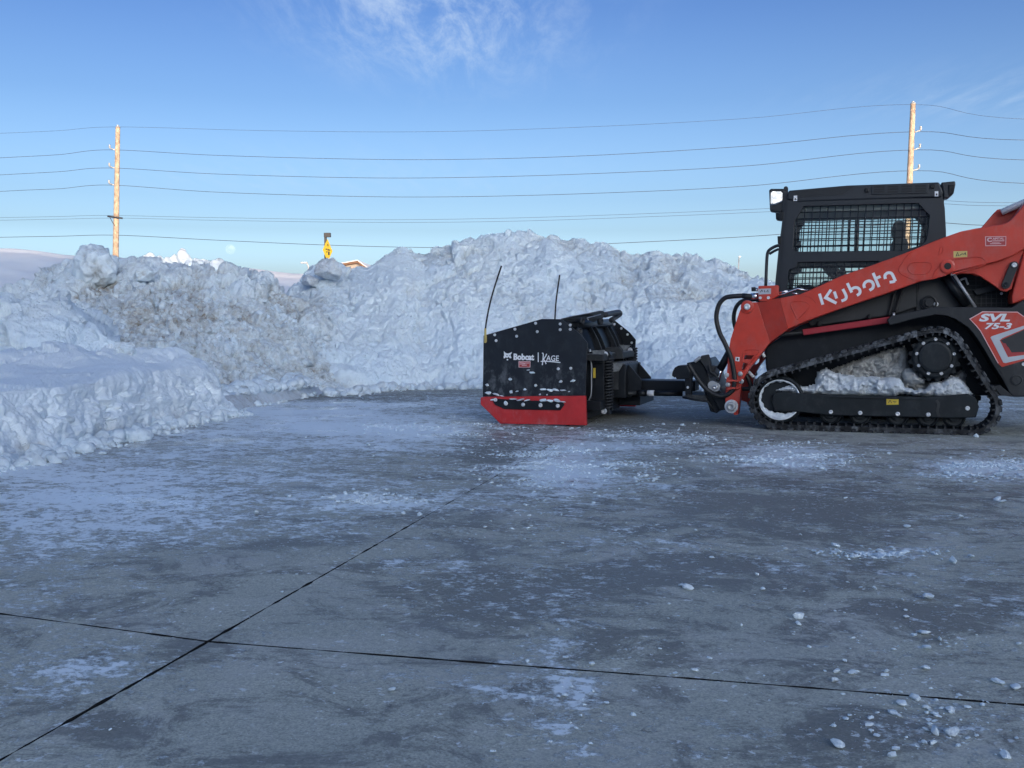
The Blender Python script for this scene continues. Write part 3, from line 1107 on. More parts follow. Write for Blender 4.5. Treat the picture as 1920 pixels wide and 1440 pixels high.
p, s_, d = pick(MP, MN, MV, MD, 0.0, 2.05, 900, (0.012, 0.08), 1, 0.5)
o = scatter('snow_rubble', p, s_, 'snow_clod', 1, d * 0.8)
tag(o, 'small broken clods covering the face of the tall pile', 'snow rubble', kind='stuff')
p, s_, d = pick(DP, DN, DV, DD, 0.0, 2.0, 2200, (0.010, 0.085), 2, 0.5, px_bias([(420, 650, 180, 70, 1), (300, 600, 150, 70, .8), (590, 700, 80, 30, 1)], 0.25))
o = scatter('snow_rubble', p, s_, 'snow_clod', 1, d * np.random.default_rng(5).uniform(0.2, 1.3, len(d)))
tag(o, 'dense grubby clods covering the brown stained pile', 'snow rubble', kind='stuff')


def along(line, count, spread, size, seed, zoff=0.0, out=-1):
    r = np.random.default_rng(seed)
    L_ = [Vector(q) for q in catmull(line, 8)]
    P, S = [], []
    for _ in range(count):
        k = r.integers(0, len(L_) - 1)
        q = L_[k].lerp(L_[k + 1], r.random())
        t = (L_[k + 1] - L_[k]).normalized()
        side = Vector((t.y, -t.x, 0)) * out
        sz = size[0] * (size[1] / size[0]) ** (r.random() ** 2.5)
        dist = abs(r.normal(0, spread)) * (0.4 + 0.6 * (size[0] / sz) ** 0.3) - 0.05
        q = q + side * dist
        P.append((q.x, q.y, zoff + sz * 0.32))
        S.append(sz)
    return np.array(P), np.array(S)


foot_bank = [G(a, b) for a, b in [(-60, 890), (0, 876), (60, 862), (100, 852), (160, 836), (200, 826), (250, 814), (300, 802), (350, 792), (400, 784), (435, 777)]]
p, s_ = along(foot_bank, 900, 0.14, (0.010, 0.085), 3, out=1)
o = scatter('snow_rubble', p, s_, 'snow_clod', 2, np.random.default_rng(1).uniform(0, .25, len(p)))
tag(o, 'crumbled snow lying along the foot of the low bank', 'snow rubble', kind='stuff')
foot_main = [G(a, b) for a, b in [(610, 741), (660, 739), (700, 730), (760, 728), (850, 727), (950, 728), (1100, 729), (1300, 730), (1500, 733)]]
p, s_ = along(foot_main, 900, 0.22, (0.012, 0.10), 4, out=1)
o = scatter('snow_rubble', p, s_, 'snow_clod', 2, np.random.default_rng(2).uniform(0, .5, len(p)))
tag(o, 'crumbled snow lying along the foot of the tall pile', 'snow rubble', kind='stuff')
foot_dirty = [G(a, b, 0.13) for a, b in [(415, 738), (450, 733), (488, 729), (540, 723), (587, 720)]]
p, s_ = along(foot_dirty, 260, 0.20, (0.02, 0.12), 6, 0.13, out=1)
o = scatter('snow_rubble', p, s_, 'snow_clod', 2, np.random.default_rng(3).uniform(0, .6, len(p)))
tag(o, 'crumbled snow lying on the verge behind the kerb', 'snow rubble', kind='stuff')

kerb_line = [Vector((q.x, q.y, 0)) for q in kp[::6]]
p, s_ = along(kerb_line, 45, 0.08, (0.010, 0.06), 8, 0.0, out=1)
o = scatter('snow_rubble', p, s_, 'snow_clod', 2, np.random.default_rng(9).uniform(0, .4, len(p)))
tag(o, 'crumbled snow lying against the face of the kerb', 'snow rubble', kind='stuff')
p, s_ = along(kerb_line, 110, 0.30, (0.012, 0.09), 9, 0.13, out=-1)
p[:, :2] += np.array([-0.16, 0.03])
o = scatter('snow_rubble', p, s_, 'snow_clod', 2, np.random.default_rng(10).uniform(0, .3, len(p)))
tag(o, 'loose snow lying along the top of the kerb', 'snow rubble', kind='stuff')

# ---- boulders of snow that can be told apart
CLOD_ME = []
for k, V in enumerate(CL3):
    me = bpy.data.meshes.new('snow_block')
    f = (fbm(V * 5 + k, 3, k + 70) - 0.5) * 0.10 + lumps(V, 0.4, k + 80) * 0.04
    V2 = V * (1 + f)[:, None]
    me.from_pydata([tuple(x) for x in V2], [], [tuple(t) for t in CT3])
    me.polygons.foreach_set('use_smooth', [True] * len(me.polygons))
    a = me.attributes.new('dirt', 'FLOAT', 'POINT')
    a.data.foreach_set('value', np.clip(0.08 + 0.5 * (fbm(V * 2, 3, k) - 0.5), 0, 1).astype(np.float32))
    me.materials.append(MATS['snow_clod'])
    CLOD_ME.append(me)
CL5, CT5 = clod_shapes(5, 6, 300, 0.45)
CLOD_ME2, CLOD_BIG = [], []
for k, V in enumerate(CL5):
    me = bpy.data.meshes.new('snow_block')
    f = (fbm(V * 2.2 + k, 4, k + 170, 0.6) - 0.5) * 0.30 + lumps(V, 0.55, k + 180) * 0.10 + lumps(V, 0.22, k + 190) * 0.05
    V2 = V * (1 + f)[:, None]
    me.from_pydata([tuple(x) for x in V2], [], [tuple(t) for t in CT5])
    me.polygons.foreach_set('use_smooth', [True] * len(me.polygons))
    a = me.attributes.new('dirt', 'FLOAT', 'POINT')
    a.data.foreach_set('value', np.clip(0.12 + 0.8 * (fbm(V * 2, 3, k) - 0.5) + np.clip(-f * 3, 0, .5), 0, 1).astype(np.float32))  # besides random dirt, hollows get shade painted into their colour
    me.materials.append(MATS['snow_clod'])
    CLOD_BIG.append(me)
    m2 = me.copy()
    m2.materials[0] = MATS['snow_grey']
    CLOD_ME2.append(m2)


def block(px, py, d, r, k, label, rot=0.0, scl=(1, 1, 1), grey=False, group=None, name='snow_block'):
    o = bpy.data.objects.new(name, (CLOD_ME2 if grey else CLOD_BIG)[k % len(CLOD_ME)])
    COL.objects.link(o)
    o.location = W(px, py, d)
    o.rotation_euler = (0.2 * math.sin(k * 3.1), 0.25 * math.cos(k * 2.3), rot)
    o.scale = (r * scl[0], r * scl[1], r * scl[2])
    tag(o, label, 'snow block', group)
    return o


block(618, 507, 15.9, 0.20, 0, 'upright block of snow at the low end of the tall pile', 0.4, (1.0, 1, 1.25), True)
block(462 + 120, 528, 16.0, 0.13, 3, 'small snow knob beside the upright block', 1.2, (1, 1, 1.3), True)
block(180, 500, 14.3, 0.30, 2, 'big pale block on the crest of the grubby pile', 0.8, (0.9, 1, 1.25))
block(272, 514, 14.1, 0.17, 4, 'rounded pale lump below the crest of the grubby pile', 0.1, (1.2, 1, 0.8))
block(232, 652, 9.9, 0.09, 5, 'rounded lump on the back rim of the low bank', 1.1, (1.2, 1, 1.0), group=None)
block(505, 716, 12.35, 0.13, 0, 'smooth oval lump behind the kerb', 0.0, (1.5, 1, 0.8))
block(552, 712, 12.8, 0.12, 2, 'paler lump next to the oval one behind the kerb', 0.7, (1.3, 1, 0.9))
block(380, 786, 9.62, 0.095, 3, 'round lump at the foot of the low bank end', 0.5, (1.3, 1, 1.0))
block(268, 804, 8.75, 0.10, 1, 'broad lump half way along the foot of the bank', 1.5, (1.3, 1, .9))
block(390, 787, 9.3, 0.03, 4, 'little lump lying off the bank foot on the drive', 0.3)

# ---- clumps lying about on the pavement
spots = [(1499, 1161, 20), (1497, 1173, 10), (1650, 1036, 14), (1672, 1040, 12), (1566, 1026, 14), (1690, 1042, 12), (1787, 1055, 18), (1740, 1123, 18), (1870, 939, 16), (1880, 942, 10),
         (1570, 1262, 14), (1598, 1265, 14), (1564, 1279, 12), (1662, 1262, 10), (1716, 1313, 18), (1692, 1323, 20), (1675, 1340, 16), (1780, 1334, 14), (1753, 1377, 22), (1784, 1378, 24),
         (1750, 1397, 14), (1870, 1282, 18), (1902, 1292, 16), (1570, 1402, 24), (1674, 1421, 16), (1885, 1423, 22), (1736, 1330, 14), (1730, 1190, 18), (1736, 1218, 16), (1736, 1257, 14),
         (1762, 1202, 12), (1290, 1106, 18), (1278, 1100, 10), (1335, 1048, 8), (736, 1297, 12), (788, 968, 12), (480, 963, 8), (756, 965, 9), (1243, 797, 8), (1280, 798, 7), (1015, 965, 6),
         (992, 969, 6), (1830, 820, 12), (1210, 895, 10), (1229, 900, 9), (1820, 1045, 10), (1800, 970, 10), (1700, 990, 10), (1420, 1080, 7), (1430, 1107, 8), (1640, 1105, 9), (620, 935, 9), (655, 938, 10),
         (635, 943, 8), (1390, 1175, 7), (1255, 1135, 6), (1910, 1210, 9), (1860, 1080, 8), (1600, 1200, 8), (1700, 1160, 9), (1540, 880, 7), (1480, 850, 9), (1790, 870, 11), (1880, 885, 10)]
for k, (a, b, w_) in enumerate(spots):
    g = G(a, b)
    r_ = 0.5 * w_ / F * g.y * 1.1
    o = bpy.data.objects.new('snow_clump', CLOD_ME[k % len(CLOD_ME)])
    COL.objects.link(o)
    o.location = (g.x, g.y, r_ * 0.30 + 0.004)
    o.rotation_euler = (0.2 * math.sin(k), 0.2 * math.cos(k * 1.7), k * 1.3)
    o.scale = (r_ * 1.2, r_ * (0.8 + 0.5 * ((k * 7) % 5) / 5), r_ * 0.85)
    if b < 900:
        tag(o, 'small snow clump lying on the pavement near the loader and pusher', 'snow clump', 'snow clumps near the machine')
    elif a < 1100:
        tag(o, 'small snow clump lying along the long slanting pavement joint', 'snow clump', 'snow clumps by the long joint')
    elif b > 1240:
        tag(o, 'snow clump in the litter strewn around the cross joint', 'snow clump', 'snow clumps by the cross joint')
    else:
        tag(o, 'snow clump on the bare concrete between cross joint and loader track', 'snow clump', 'snow clumps on the bare concrete')

# crumbs
r = np.random.default_rng(77)
cp_, cs_ = [], []
zones = [(1060, 880, 120, 36, 900), (1480, 858, 120, 22, 600), (1840, 878, 120, 20, 500), (1200, 822, 200, 22, 350), (700, 942, 120, 18, 200), (1740, 1350, 150, 60, 330), (1700, 1180, 170, 80, 200),
         (1050, 1300, 90, 120, 160), (860, 815, 200, 24, 260), (1400, 1150, 600, 250, 240), (500, 1050, 500, 250, 90), (800, 760, 350, 20, 300), (1660, 1036, 90, 10, 160), (1000, 960, 400, 90, 700)]
for zx, zy, rx, ry, cnt in zones:
    cnt = int(cnt * 0.6)
    ax = zx + r.normal(0, 0.6, cnt) * rx
    ay = np.maximum(zy + r.normal(0, 0.6, cnt) * ry, 735)
    for a, b in zip(ax, ay):
        g = G(a, b)
        if g.y > 14 or (10.2 < g.y and a < 600):
            continue
        sz = 0.0020 * (6.0 ** (r.random() ** 2.8)) * min(1.8, max(1.0, g.y / 4))
        cp_.append((g.x, g.y, sz * 0.25 + 0.003))
        cs_.append(sz)
for zx, zy, rx, ry, cnt in [(1070, 870, 130, 34, 2600), (1480, 856, 120, 20, 1500), (1840, 878, 110, 18, 1300), (1180, 824, 160, 14, 700), (690, 938, 90, 12, 500), (1655, 1035, 80, 9, 350), (860, 806, 160, 12, 900)]:
    ax = zx + r.normal(0, 0.55, cnt * 3) * rx
    ay = zy + r.normal(0, 0.55, cnt * 3) * ry
    gg = np.array([G(a, b_) for a, b_ in zip(ax, ay)])
    keep = np.where(fbm(gg * np.array([2.5, 4.0, 1.0]), 4, 700) + 0.5 * (fbm(gg * 12, 2, 701) - 0.5) > 0.53)[0][:int(cnt * 0.75)]
    for q in gg[keep]:
        sz = 0.0040 * (4.8 ** (r.random() ** 1.9))
        cp_.append((q[0], q[1], sz * 0.2 + 0.003))
        cs_.append(sz)
o = scatter('snow_crumbs', np.array(cp_), np.array(cs_), 'snow_clod', 1, np.zeros(len(cp_)), flat=0.52)
tag(o, 'fine snow crumbs strewn over the pavement', 'snow crumbs', kind='stuff')

# ------------------------------------------------------------------ far things
def insul(p, ax, r_, l_):
    pr = []
    nrib = 5
    for k in range(nrib):
        pr += [(r_ * 0.55, l_ * k / nrib), (r_, l_ * (k + 0.5) / nrib), (r_ * 0.55, l_ * (k + 0.95) / nrib)]
    return lathe_geo(pr, p, ax, 8)


def utility_pole(top, bot, depth, arms, cross, label, lean_ref):
    a, b = W(*top, depth), W(*bot, depth)
    t = (a - b) / (a.z - b.z)
    foot = b - t * (b.z + 0.16)
    e = empty('utility_pole', foot)
    tag(e, label, 'utility pole', 'wooden utility poles carrying the overhead wires')
    H = a - foot
    pts = [foot * 0 + H * k / 12 for k in range(13)]
    tube('pole', pts, [0.30 - 0.11 * k / 12 for k in range(13)], 'pole_wood', e, 12)
    tips = []
    for py, side in arms:
        q = W(top[0] + (bot[0] - top[0]) * (py - top[1]) / (bot[1] - top[1]), py, depth) - foot
        tip = q + Vector((side * 0.62, -0.15, 0.22))
        tube('standoff_arm', [q, tip], 0.055, 'galvanised', e, 8)
        V, Fc = insul(tip, (0, 0, 1), 0.10, 0.3)
        mesh('insulator', V, Fc, 'galvanised', e, True)
        tips.append(foot + tip)
    if cross:
        q = W(top[0] + (bot[0] - top[0]) * (cross - top[1]) / (bot[1] - top[1]), cross, depth) - foot
        tube('crossarm', [q + Vector((-0.66, -0.3, 0.09)), q + Vector((0.66, -0.3, -0.09))], 0.075, 'wire', e, 4)
        tube('brace', [q + Vector((-0.45, -0.3, -0.02)), q + Vector((-0.06, -0.28, -0.75))], 0.03, 'wire', e, 6)
    V, Fc = lathe_geo([(0.20, 0), (0.22, 0.05), (0.10, 0.12), (0.10, 0.2)], H, (0, 0, 1), 10)
    mesh('top_cap', V, Fc, 'galvanised', e)
    return e, foot, tips


DL, DR = 92.0, 80.0
poleL, fL, tipL = utility_pole((221, 239), (217, 475), DL, [(283, -1), (317, -1), (349, -1)], 408, 'wooden utility pole with cross arm rising behind the grubby pile', None)
poleR, fR, tipR = utility_pole((1712, 195), (1702, 420), DR, [(250, 1), (283, 1), (322, 1)], 0, 'wooden utility pole standing behind the loader cab roof', None)


def wire(name, pts, label, r_=0.024):
    a0, a1, z0, z1 = pts[0], pts[-1], pts[1], pts[-2]
    pts = [(a0[0] - 1500, a0[1] - 40, a0[2])] + list(pts) + [(a1[0] + 1800, a1[1] - 60, a1[2])]
    P = catmull([W(a, b, d) for a, b, d in pts], 10)
    o = tube(name, P, r_, 'wire', None, 5)
    tag(o, label, 'overhead wire', None)
    return o


def dep(px):
    return DL + (DR - DL) * (px - 219) / (1709 - 219)


WIRES = [
    ('topmost overhead wire resting on the tips of the poles', [(-300, 262), (0, 250), (110, 245), (221, 238), (500, 245), (800, 247), (1100, 238), (1400, 222), (1712, 196), (2100, 225)], 0.0115),
    ('uppermost of the three arm held wires, on the highest pole arm', [(-300, 312), (0, 296), (110, 290), (206, 281), (400, 291), (650, 298), (850, 299), (1100, 292), (1400, 274), (1718, 247), (2100, 262)], 0.0187),
    ('middle of the three arm held wires, on the second pole arm', [(-300, 345), (0, 328), (110, 322), (206, 315), (400, 326), (650, 333), (850, 333), (1100, 326), (1400, 311), (1718, 281), (2100, 300)], 0.0187),
    ('lowest of the three arm held wires, on the third pole arm', [(-300, 378), (0, 359), (110, 354), (206, 347), (400, 360), (650, 368), (850, 369), (1100, 363), (1400, 349), (1718, 320), (2100, 345)], 0.0187),
    ('pale upper cable of the pair on the pole cross arm', [(-300, 412), (0, 408), (110, 406), (205, 404), (400, 408), (700, 412), (950, 409), (1200, 401), (1440, 391), (1720, 376), (2100, 376)], 0.0122),
    ('pale lower cable of the pair on the pole cross arm', [(-300, 418), (0, 413), (110, 411), (226, 409), (400, 413), (700, 417), (950, 415), (1200, 407), (1440, 397), (1720, 382), (2100, 382)], 0.0122),
    ('lowest overhead wire passing just above the snow piles', [(-300, 452), (0, 445), (110, 443), (219, 441), (400, 450), (600, 459), (800, 464), (1000, 462), (1200, 454), (1440, 441), (1720, 418), (2100, 420)], 0.0216),
]
for lab, pts, r_ in WIRES:
    wire('overhead_wire', [(a, b, dep(a)) for a, b in pts], lab, r_)

# lamp post carrying a yellow warning sign, turned nearly edge on
DSG = 40.0
pb, pt_ = W(611.5, 560, DSG), W(611.5, 437, DSG)
e = empty('lamp_post', (pb.x, pb.y, -0.16))
tag(e, 'dark square lamp post with a yellow diamond warning sign', 'lamp post')
w_ = 0.045
box('post', (-w_, -w_, 0), (w_, w_, pt_.z + 0.16), 'lamp_dark', e, 0.004, off=(0, 0, 0))
box('lamp_head', (-w_ - 0.004, -0.09, pt_.z + 0.16 - 0.155), (0.20, 0.09, pt_.z + 0.165), 'lamp_dark', e, 0.01, off=(0, 0, 0))
zc = W(611.5, 470, DSG).z + 0.16
hd = 0.43
th = R(75)
ux, uy = math.cos(th), -math.sin(th)
sc_x, sc_y = 0.10, -0.06
V = []
for y_ in (0, 0.012):
    for (a, z) in ((0, hd), (hd, 0), (0, -hd), (-hd, 0)):
        V.append((sc_x + a * ux + y_ * uy, sc_y - a * uy + y_ * ux - 0.05, zc + z))
sgn = mesh('warning_sign', V, [(3, 2, 1, 0), (4, 5, 6, 7), (0, 1, 5, 4), (1, 2, 6, 5), (2, 3, 7, 6), (3, 0, 4, 7)], 'sign_yellow', e, off=(0, 0, 0))
for (a0, a1, z0, z1) in ((-0.03, 0.05, 0.16, 0.24), (-0.20, -0.06, 0.02, 0.06), (-0.02, 0.22, 0.0, 0.05), (-0.12, -0.05, -0.10, -0.03), (0.02, 0.16, -0.17, -0.04)):
    V = []
    for (a, z) in ((a0, z0), (a1, z0), (a1, z1), (a0, z1)):
        V.append((sc_x + a * ux - 0.004 * uy, sc_y - a * uy - 0.004 * ux - 0.05, zc + z))
    mesh('legend_mark', V, [(0, 1, 2, 3)], 'dark_decal', sgn, off=(0, 0, 0))
tube('bracket', [(0, 0, zc), (sc_x, sc_y - 0.05, zc)], 0.02, 'lamp_dark', e, 6, off=(0, 0, 0))

# street lamp and roofs far behind
DS = 75.0
b = W(581, 520, DS)
e = empty('street_lamp', (b.x, b.y, -0.16))
tag(e, 'thin curved street lamp far off beside the low roof', 'street lamp')
top = W(575, 489, DS)
pts = [(0, 0, 0), (0, 0, b.z), (W(580, 505, DS).x - b.x, 0, W(580, 505, DS).z), (W(577.5, 494, DS).x - b.x, 0, W(577.5, 494, DS).z), (top.x - b.x, 0, top.z + 0.05)]
tube('pole', catmull(pts, 5), 0.05, 'galvanised', e, 6, off=(0, 0, 0))
hx, hz = top.x - b.x, top.z
o = box('lamp_head', (hx - 0.42, -0.1, hz - 0.03), (hx + 0.05, 0.1, hz + 0.07), 'galvanised', e, 0.01, off=(0, 0, 0))
b = W(1383, 520, 70)
e = empty('lamp_mast', (b.x, b.y, -0.16))
tag(e, 'tiny bent mast showing above the right slope of the tall pile', 'mast')
top = W(1386, 481, 70)
tube('pole', [(0, 0, 0), (0.0, 0, b.z), (top.x - b.x, 0, top.z + 0.16)], 0.035, 'galvanised', e, 6, off=(0, 0, 0))
box('lamp_head', (top.x - b.x - 0.03, -0.06, top.z + 0.12), (top.x - b.x + 0.10, 0.06, top.z + 0.19), 'galvanised', e, 0, off=(0, 0, 0))


def house(x0, x1, y, depth_, eave, ridge, label, ridge_x=None):
    e = empty('house', ((x0 + x1) / 2, y, -0.16))
    tag(e, label, 'house', 'houses far behind the snow piles')
    w2 = (x1 - x0) / 2
    rx = 0 if ridge_x is None else ridge_x - (x0 + x1) / 2
    V, Fc = box_geo((-w2, 0, 0), (w2, depth_, eave))
    V += [(rx, 0, ridge), (rx, depth_, ridge)]
    Fc = [f for f in Fc if f != (4, 5, 6, 7)]
    Fc += [(4, 5, 8), (7, 9, 6)]
    mesh('wall', V, Fc, 'house_wall', e, off=(0, 0, 0))
    for sgn_, xe in ((-1, -w2 - 0.5), (1, w2 + 0.5)):
        ze = eave - 0.5 * (ridge - eave) / max(abs(xe - rx) - 0.5, 0.3)
        V = [(rx, -0.4, ridge + 0.02), (xe, -0.4, ze), (xe, depth_ + 0.4, ze), (rx, depth_ + 0.4, ridge + 0.02)]
        V += [(a, b_, c + 0.18) for a, b_, c in V]
        rf = mesh('roof', V, [(0, 1, 2, 3), (7, 6, 5, 4), (0, 4, 5, 1), (1, 5, 6, 2), (2, 6, 7, 3), (3, 7, 4, 0)], 'roof_brown', e, off=(0, 0, 0))
        V = [(a, b_ + (0.25 if b_ < 1 else -0.25), c + 0.01) for a, b_, c in V[4:]]
        V += [(a, b_, c + 0.07) for a, b_, c in V]
        mesh('snow_cover', V, [(0, 1, 2, 3), (7, 6, 5, 4), (0, 4, 5, 1), (1, 5, 6, 2), (2, 6, 7, 3), (3, 7, 4, 0)], 'snow_field', rf, off=(0, 0, 0))
    for xx in (-w2 * 0.5, w2 * 0.35):
        wv, wf = box_geo((xx - 0.5, -0.04, 1.0), (xx + 0.5, -0.003, 2.2))
        f = mesh('window', wv, wf, 'white_decal', e, off=(0, 0, 0))
        wv, wf = box_geo((xx - 0.42, -0.05, 1.08), (xx + 0.42, -0.042, 2.12))
        mesh('pane', wv, wf, 'engine_dark', f, off=(0, 0, 0))
    return e


DH = 84.0
a_, b_ = W(640, 497, DH), W(676, 493, DH)
house(W(590, 500, DH).x, W(690, 500, DH).x, DH, 10, W(0, 508, DH).z + .16, W(0, 494, DH).z + .16, 'distant house with a brown edged snowy roof by the upright block', W(671, 500, DH).x)
house(W(582, 516, DH).x, W(640, 516, DH).x, DH + 6, 10, W(0, 516, DH).z + .30, W(0, 512, DH).z + .5, 'distant low house whose brown eave shows beside the street lamp')

# ---- the moon
mp_ = W(432, 467, 2000)
bm = bmesh.new()
bmesh.ops.create_uvsphere(bm, u_segments=32, v_segments=20, radius=9.6)
me = bpy.data.meshes.new('moon')
bm.to_mesh(me)
bm.free()
me.polygons.foreach_set('use_smooth', [True] * len(me.polygons))
moon = link_mesh('moon', me, 'moon_face')
moon.location = mp_
tag(moon, 'pale full moon low in the sky above the snow', 'moon')

# ---- the building behind the camera that shades the yard
e = empty('warehouse', (0, -70, -0.16))
tag(e, 'long pale flat roofed warehouse facing the yard', 'warehouse')
for x0, x1, h in ((-130, 13.5, 19.5), (13.5, 18.6, 18.05), (18.6, 150, 18.2)):  # roof heights stepped to place the shadow edge on the far snow
    box('wall', (x0, -60, 0), (x1, 0, h), 'warehouse_wall', e, 0, off=(0, 0, 0))
    box('parapet', (x0, -0.3, h), (x1, 0.08, h + 0.12), 'galvanised', e, 0, off=(0, 0, 0))
for x0 in range(-88, 100, 8):
    d_ = box('dock_door', (x0, 0.003, 0), (x0 + 3.2, 0.06, 3.6), 'white_decal', e, 0, off=(0, 0, 0))
    for z in (0.9, 1.8, 2.7):
        box('seam', (x0 + 0.03, 0.061, z), (x0 + 3.17, 0.066, z + 0.03), 'grey_decal', d_, 0, off=(0, 0, 0))

# ================================================================== the loader
YAW = R(18.0)
MU = Vector((math.cos(YAW), -math.sin(YAW), 0))      # towards the machine's rear
MV_ = Vector((math.sin(YAW), math.cos(YAW), 0))      # across, away from the camera
MO = G(1640, 812)
HALF = 0.838
ZOOM = {'A': (1380, 320, 3.5556), 'B': (1240, 520, 4.8), 'C': (1560, 520, 4.6444), 'D': (880, 480, 4.2361), 'E': (1400, 320, 4.8),
        'G': (1780, 360, 7.2), 'I': (1780, 540, 6.5455), 'J': (1080, 570, 6.2625), 'K': (930, 640, 12.8), 'M': (1380, 480, 10.2833)}


def L(px, py, c):
    """picture point -> (along, across, up) on the upright plane C metres inside the near track face"""
    d = ray(px, py)
    e = Vector((0, 0, EYE))
    t = ((MO + MV_ * c - e).dot(MV_)) / d.dot(MV_)
    p = e + d * t - MO
    return Vector((p.dot(MU), c, p.z))


def Zp(z, pts):
    x0, y0, s = ZOOM[z]
    return [(x0 + p[0] / s, y0 + p[1] / s) for p in pts]


def ZL(z, pts, c):
    """zoomed picture points -> local points; a point may carry its own c"""
    out = []
    for p, q in zip(Zp(z, pts), pts):
        out.append(L(p[0], p[1], q[2] if len(q) > 2 else c))
    return out


def PL(pts, c):
    return [L(p[0], p[1], p[2] if len(p) > 2 else c) for p in pts]


def frame_at(name, a, c):
    p = MO + MU * a + MV_ * c
    e = empty(name, (p.x, p.y, 0), -YAW)
    OFF[e.name] = (a, c, 0)
    return e


def plate(name, pts, thick, mat, parent, holes=(), bev=0.005, back=None):
    """prism: the outline PTS (local, near face) carried THICK metres inwards (or back to y = BACK)"""
    loops = [list(pts)] + [list(h) for h in holes]
    flat = [[Vector((p[0], p[2], 0)) for p in lp] for lp in loops]
    tris = tessellate_polygon(flat)
    allp = [p for lp in loops for p in lp]
    nn = len(allp)
    V = [tuple(p) for p in allp] + [(p[0], (p[1] + thick) if back is None else back, p[2]) for p in allp]
    Fc = []
    for t in tris:
        a, b, c = [allp[i] for i in t]
        up = (b[0] - a[0]) * (c[2] - a[2]) - (b[2] - a[2]) * (c[0] - a[0])
        t = tuple(t) if up > 0 else (t[0], t[2], t[1])
        Fc.append(t)
        Fc.append((t[0] + nn, t[2] + nn, t[1] + nn))
    b0 = 0
    for li, lp in enumerate(loops):
        m = len(lp)
        area = sum(lp[k][0] * lp[(k + 1) % m][2] - lp[(k + 1) % m][0] * lp[k][2] for k in range(m))
        ccw = (area > 0) == (li == 0)
        for k in range(m):
            i, j = b0 + k, b0 + (k + 1) % m
            Fc.append((j, i, i + nn, j + nn) if ccw else (i, j, j + nn, i + nn))
        b0 += m
    o = mesh(name, V, Fc, mat, parent)
    if bev:
        bevel(o, bev)
    return o


def ribbon(name, pts, width, lift, mat, parent, closed=False):
    """a flat band along local points, LIFT metres thick towards the camera"""
    n_ = len(pts)
    Lft, Rgt = [], []
    for i in range(n_):
        if closed:
            t = pts[(i + 1) % n_] - pts[i - 1]
        else:
            t = pts[min(i + 1, n_ - 1)] - pts[max(i - 1, 0)]
        t = Vector((t.x, 0, t.z)).normalized()
        k = 1.0
        if 0 < i < n_ - 1 or closed:
            t1 = (pts[i] - pts[i - 1])
            t1 = Vector((t1.x, 0, t1.z)).normalized()
            k = min(1.0 / max(t1.dot(t), 0.5), 1.6)
        s = Vector((-t.z, 0, t.x)) * width * 0.5 * k
        Lft.append(pts[i] + s)
        Rgt.append(pts[i] - s)
    V = []
    for a, b in zip(Lft, Rgt):
        V += [a - Vector((0, lift, 0)), b - Vector((0, lift, 0)), a + Vector((0, 0.001, 0)), b + Vector((0, 0.001, 0))]
    Fc = []
    m = n_ if closed else n_ - 1
    for i in range(m):
        j = (i + 1) % n_
        a, b = i * 4, j * 4
        Fc += [(a, b, b + 1, a + 1), (a, a + 2, b + 2, b), (a + 1, b + 1, b + 3, a + 3)]
    if not closed:
        Fc += [(0, 1, 3, 2), (4 * n_ - 4, 4 * n_ - 2, 4 * n_ - 1, 4 * n_ - 3)]
    return mesh(name, V, Fc, mat, parent)


_bp = [(1.0, 0.0), (1.0, 0.35), (0.86, 0.52), (0.45, 0.62), (0.40, 0.50), (0.05, 0.50)]
BOLT_V, BOLT_F = lathe_geo(_bp, (0, 0, 0), (0, -1, 0), 12)
BOLT_ME = {}


def bolt(parent, p, r, mat='bolt_steel', name='bolt'):
    key = (name, mat)
    if key not in BOLT_ME:
        me = bpy.data.meshes.new(name)
        me.from_pydata([tuple(v) for v in BOLT_V], [], BOLT_F)
        me.polygons.foreach_set('use_smooth', [True] * len(me.polygons))
        me.materials.append(MATS[mat])
        BOLT_ME[key] = me
    o = bpy.data.objects.new(name, BOLT_ME[key])
    COL.objects.link(o)
    o.parent = parent
    of = OFF.get(parent.name, (0, 0, 0))
    o.location = (p[0] - of[0], p[1] - of[1], p[2] - of[2])
    o.scale = (r, r, r)
    return o


def disc(name, p, prof, mat, parent, seg=28, axis=(0, -1, 0)):
    V, Fc = lathe_geo(prof, p, axis, seg)
    return mesh(name, V, Fc, mat, parent, False)


def text_on(name, txt, quad, mat, parent, bold=0.0, lift=0.003):
    """lettering stretched over the corner points lower left, lower right, upper left"""
    cu = bpy.data.curves.new('lettering', 'FONT')
    cu.body = txt
    cu.offset = bold
    cu.resolution_u = 4
    ob = bpy.data.objects.new('lettering_tmp', cu)
    COL.objects.link(ob)
    dg = bpy.context.evaluated_depsgraph_get()
    me = bpy.data.meshes.new_from_object(ob.evaluated_get(dg))
    bpy.data.objects.remove(ob)
    P = np.array([v.co[:] for v in me.vertices])
    lo, hi = P.min(0), P.max(0)
    bl, br, tl = [Vector(q) for q in quad]
    of = OFF.get(parent.name, (0, 0, 0))
    for vv_ in me.vertices:
        s = (vv_.co.x - lo[0]) / (hi[0] - lo[0])
        t = (vv_.co.y - lo[1]) / (hi[1] - lo[1])
        q = bl + (br - bl) * s + (tl - bl) * t
        vv_.co = (q.x - of[0], q.y - of[1] - lift, q.z - of[2])
    me.name = name
    me.materials.clear()
    o = link_mesh(name, me, mat, parent)
    return o


def copy_far(o, parent):
    """the same part on the machine's far side"""
    c = o.copy()
    COL.objects.link(c)
    c.parent = parent
    if c.scale.y > 0 or True:
        c.scale = (o.scale[0], -o.scale[1], o.scale[2])
    c.location = (o.location[0], -o.location[1], o.location[2])
    for ch in o.children:
        d = ch.copy()
        COL.objects.link(d)
        d.parent = c
        for g in ch.children:
            h = g.copy()
            COL.objects.link(h)
            h.parent = d
    return c


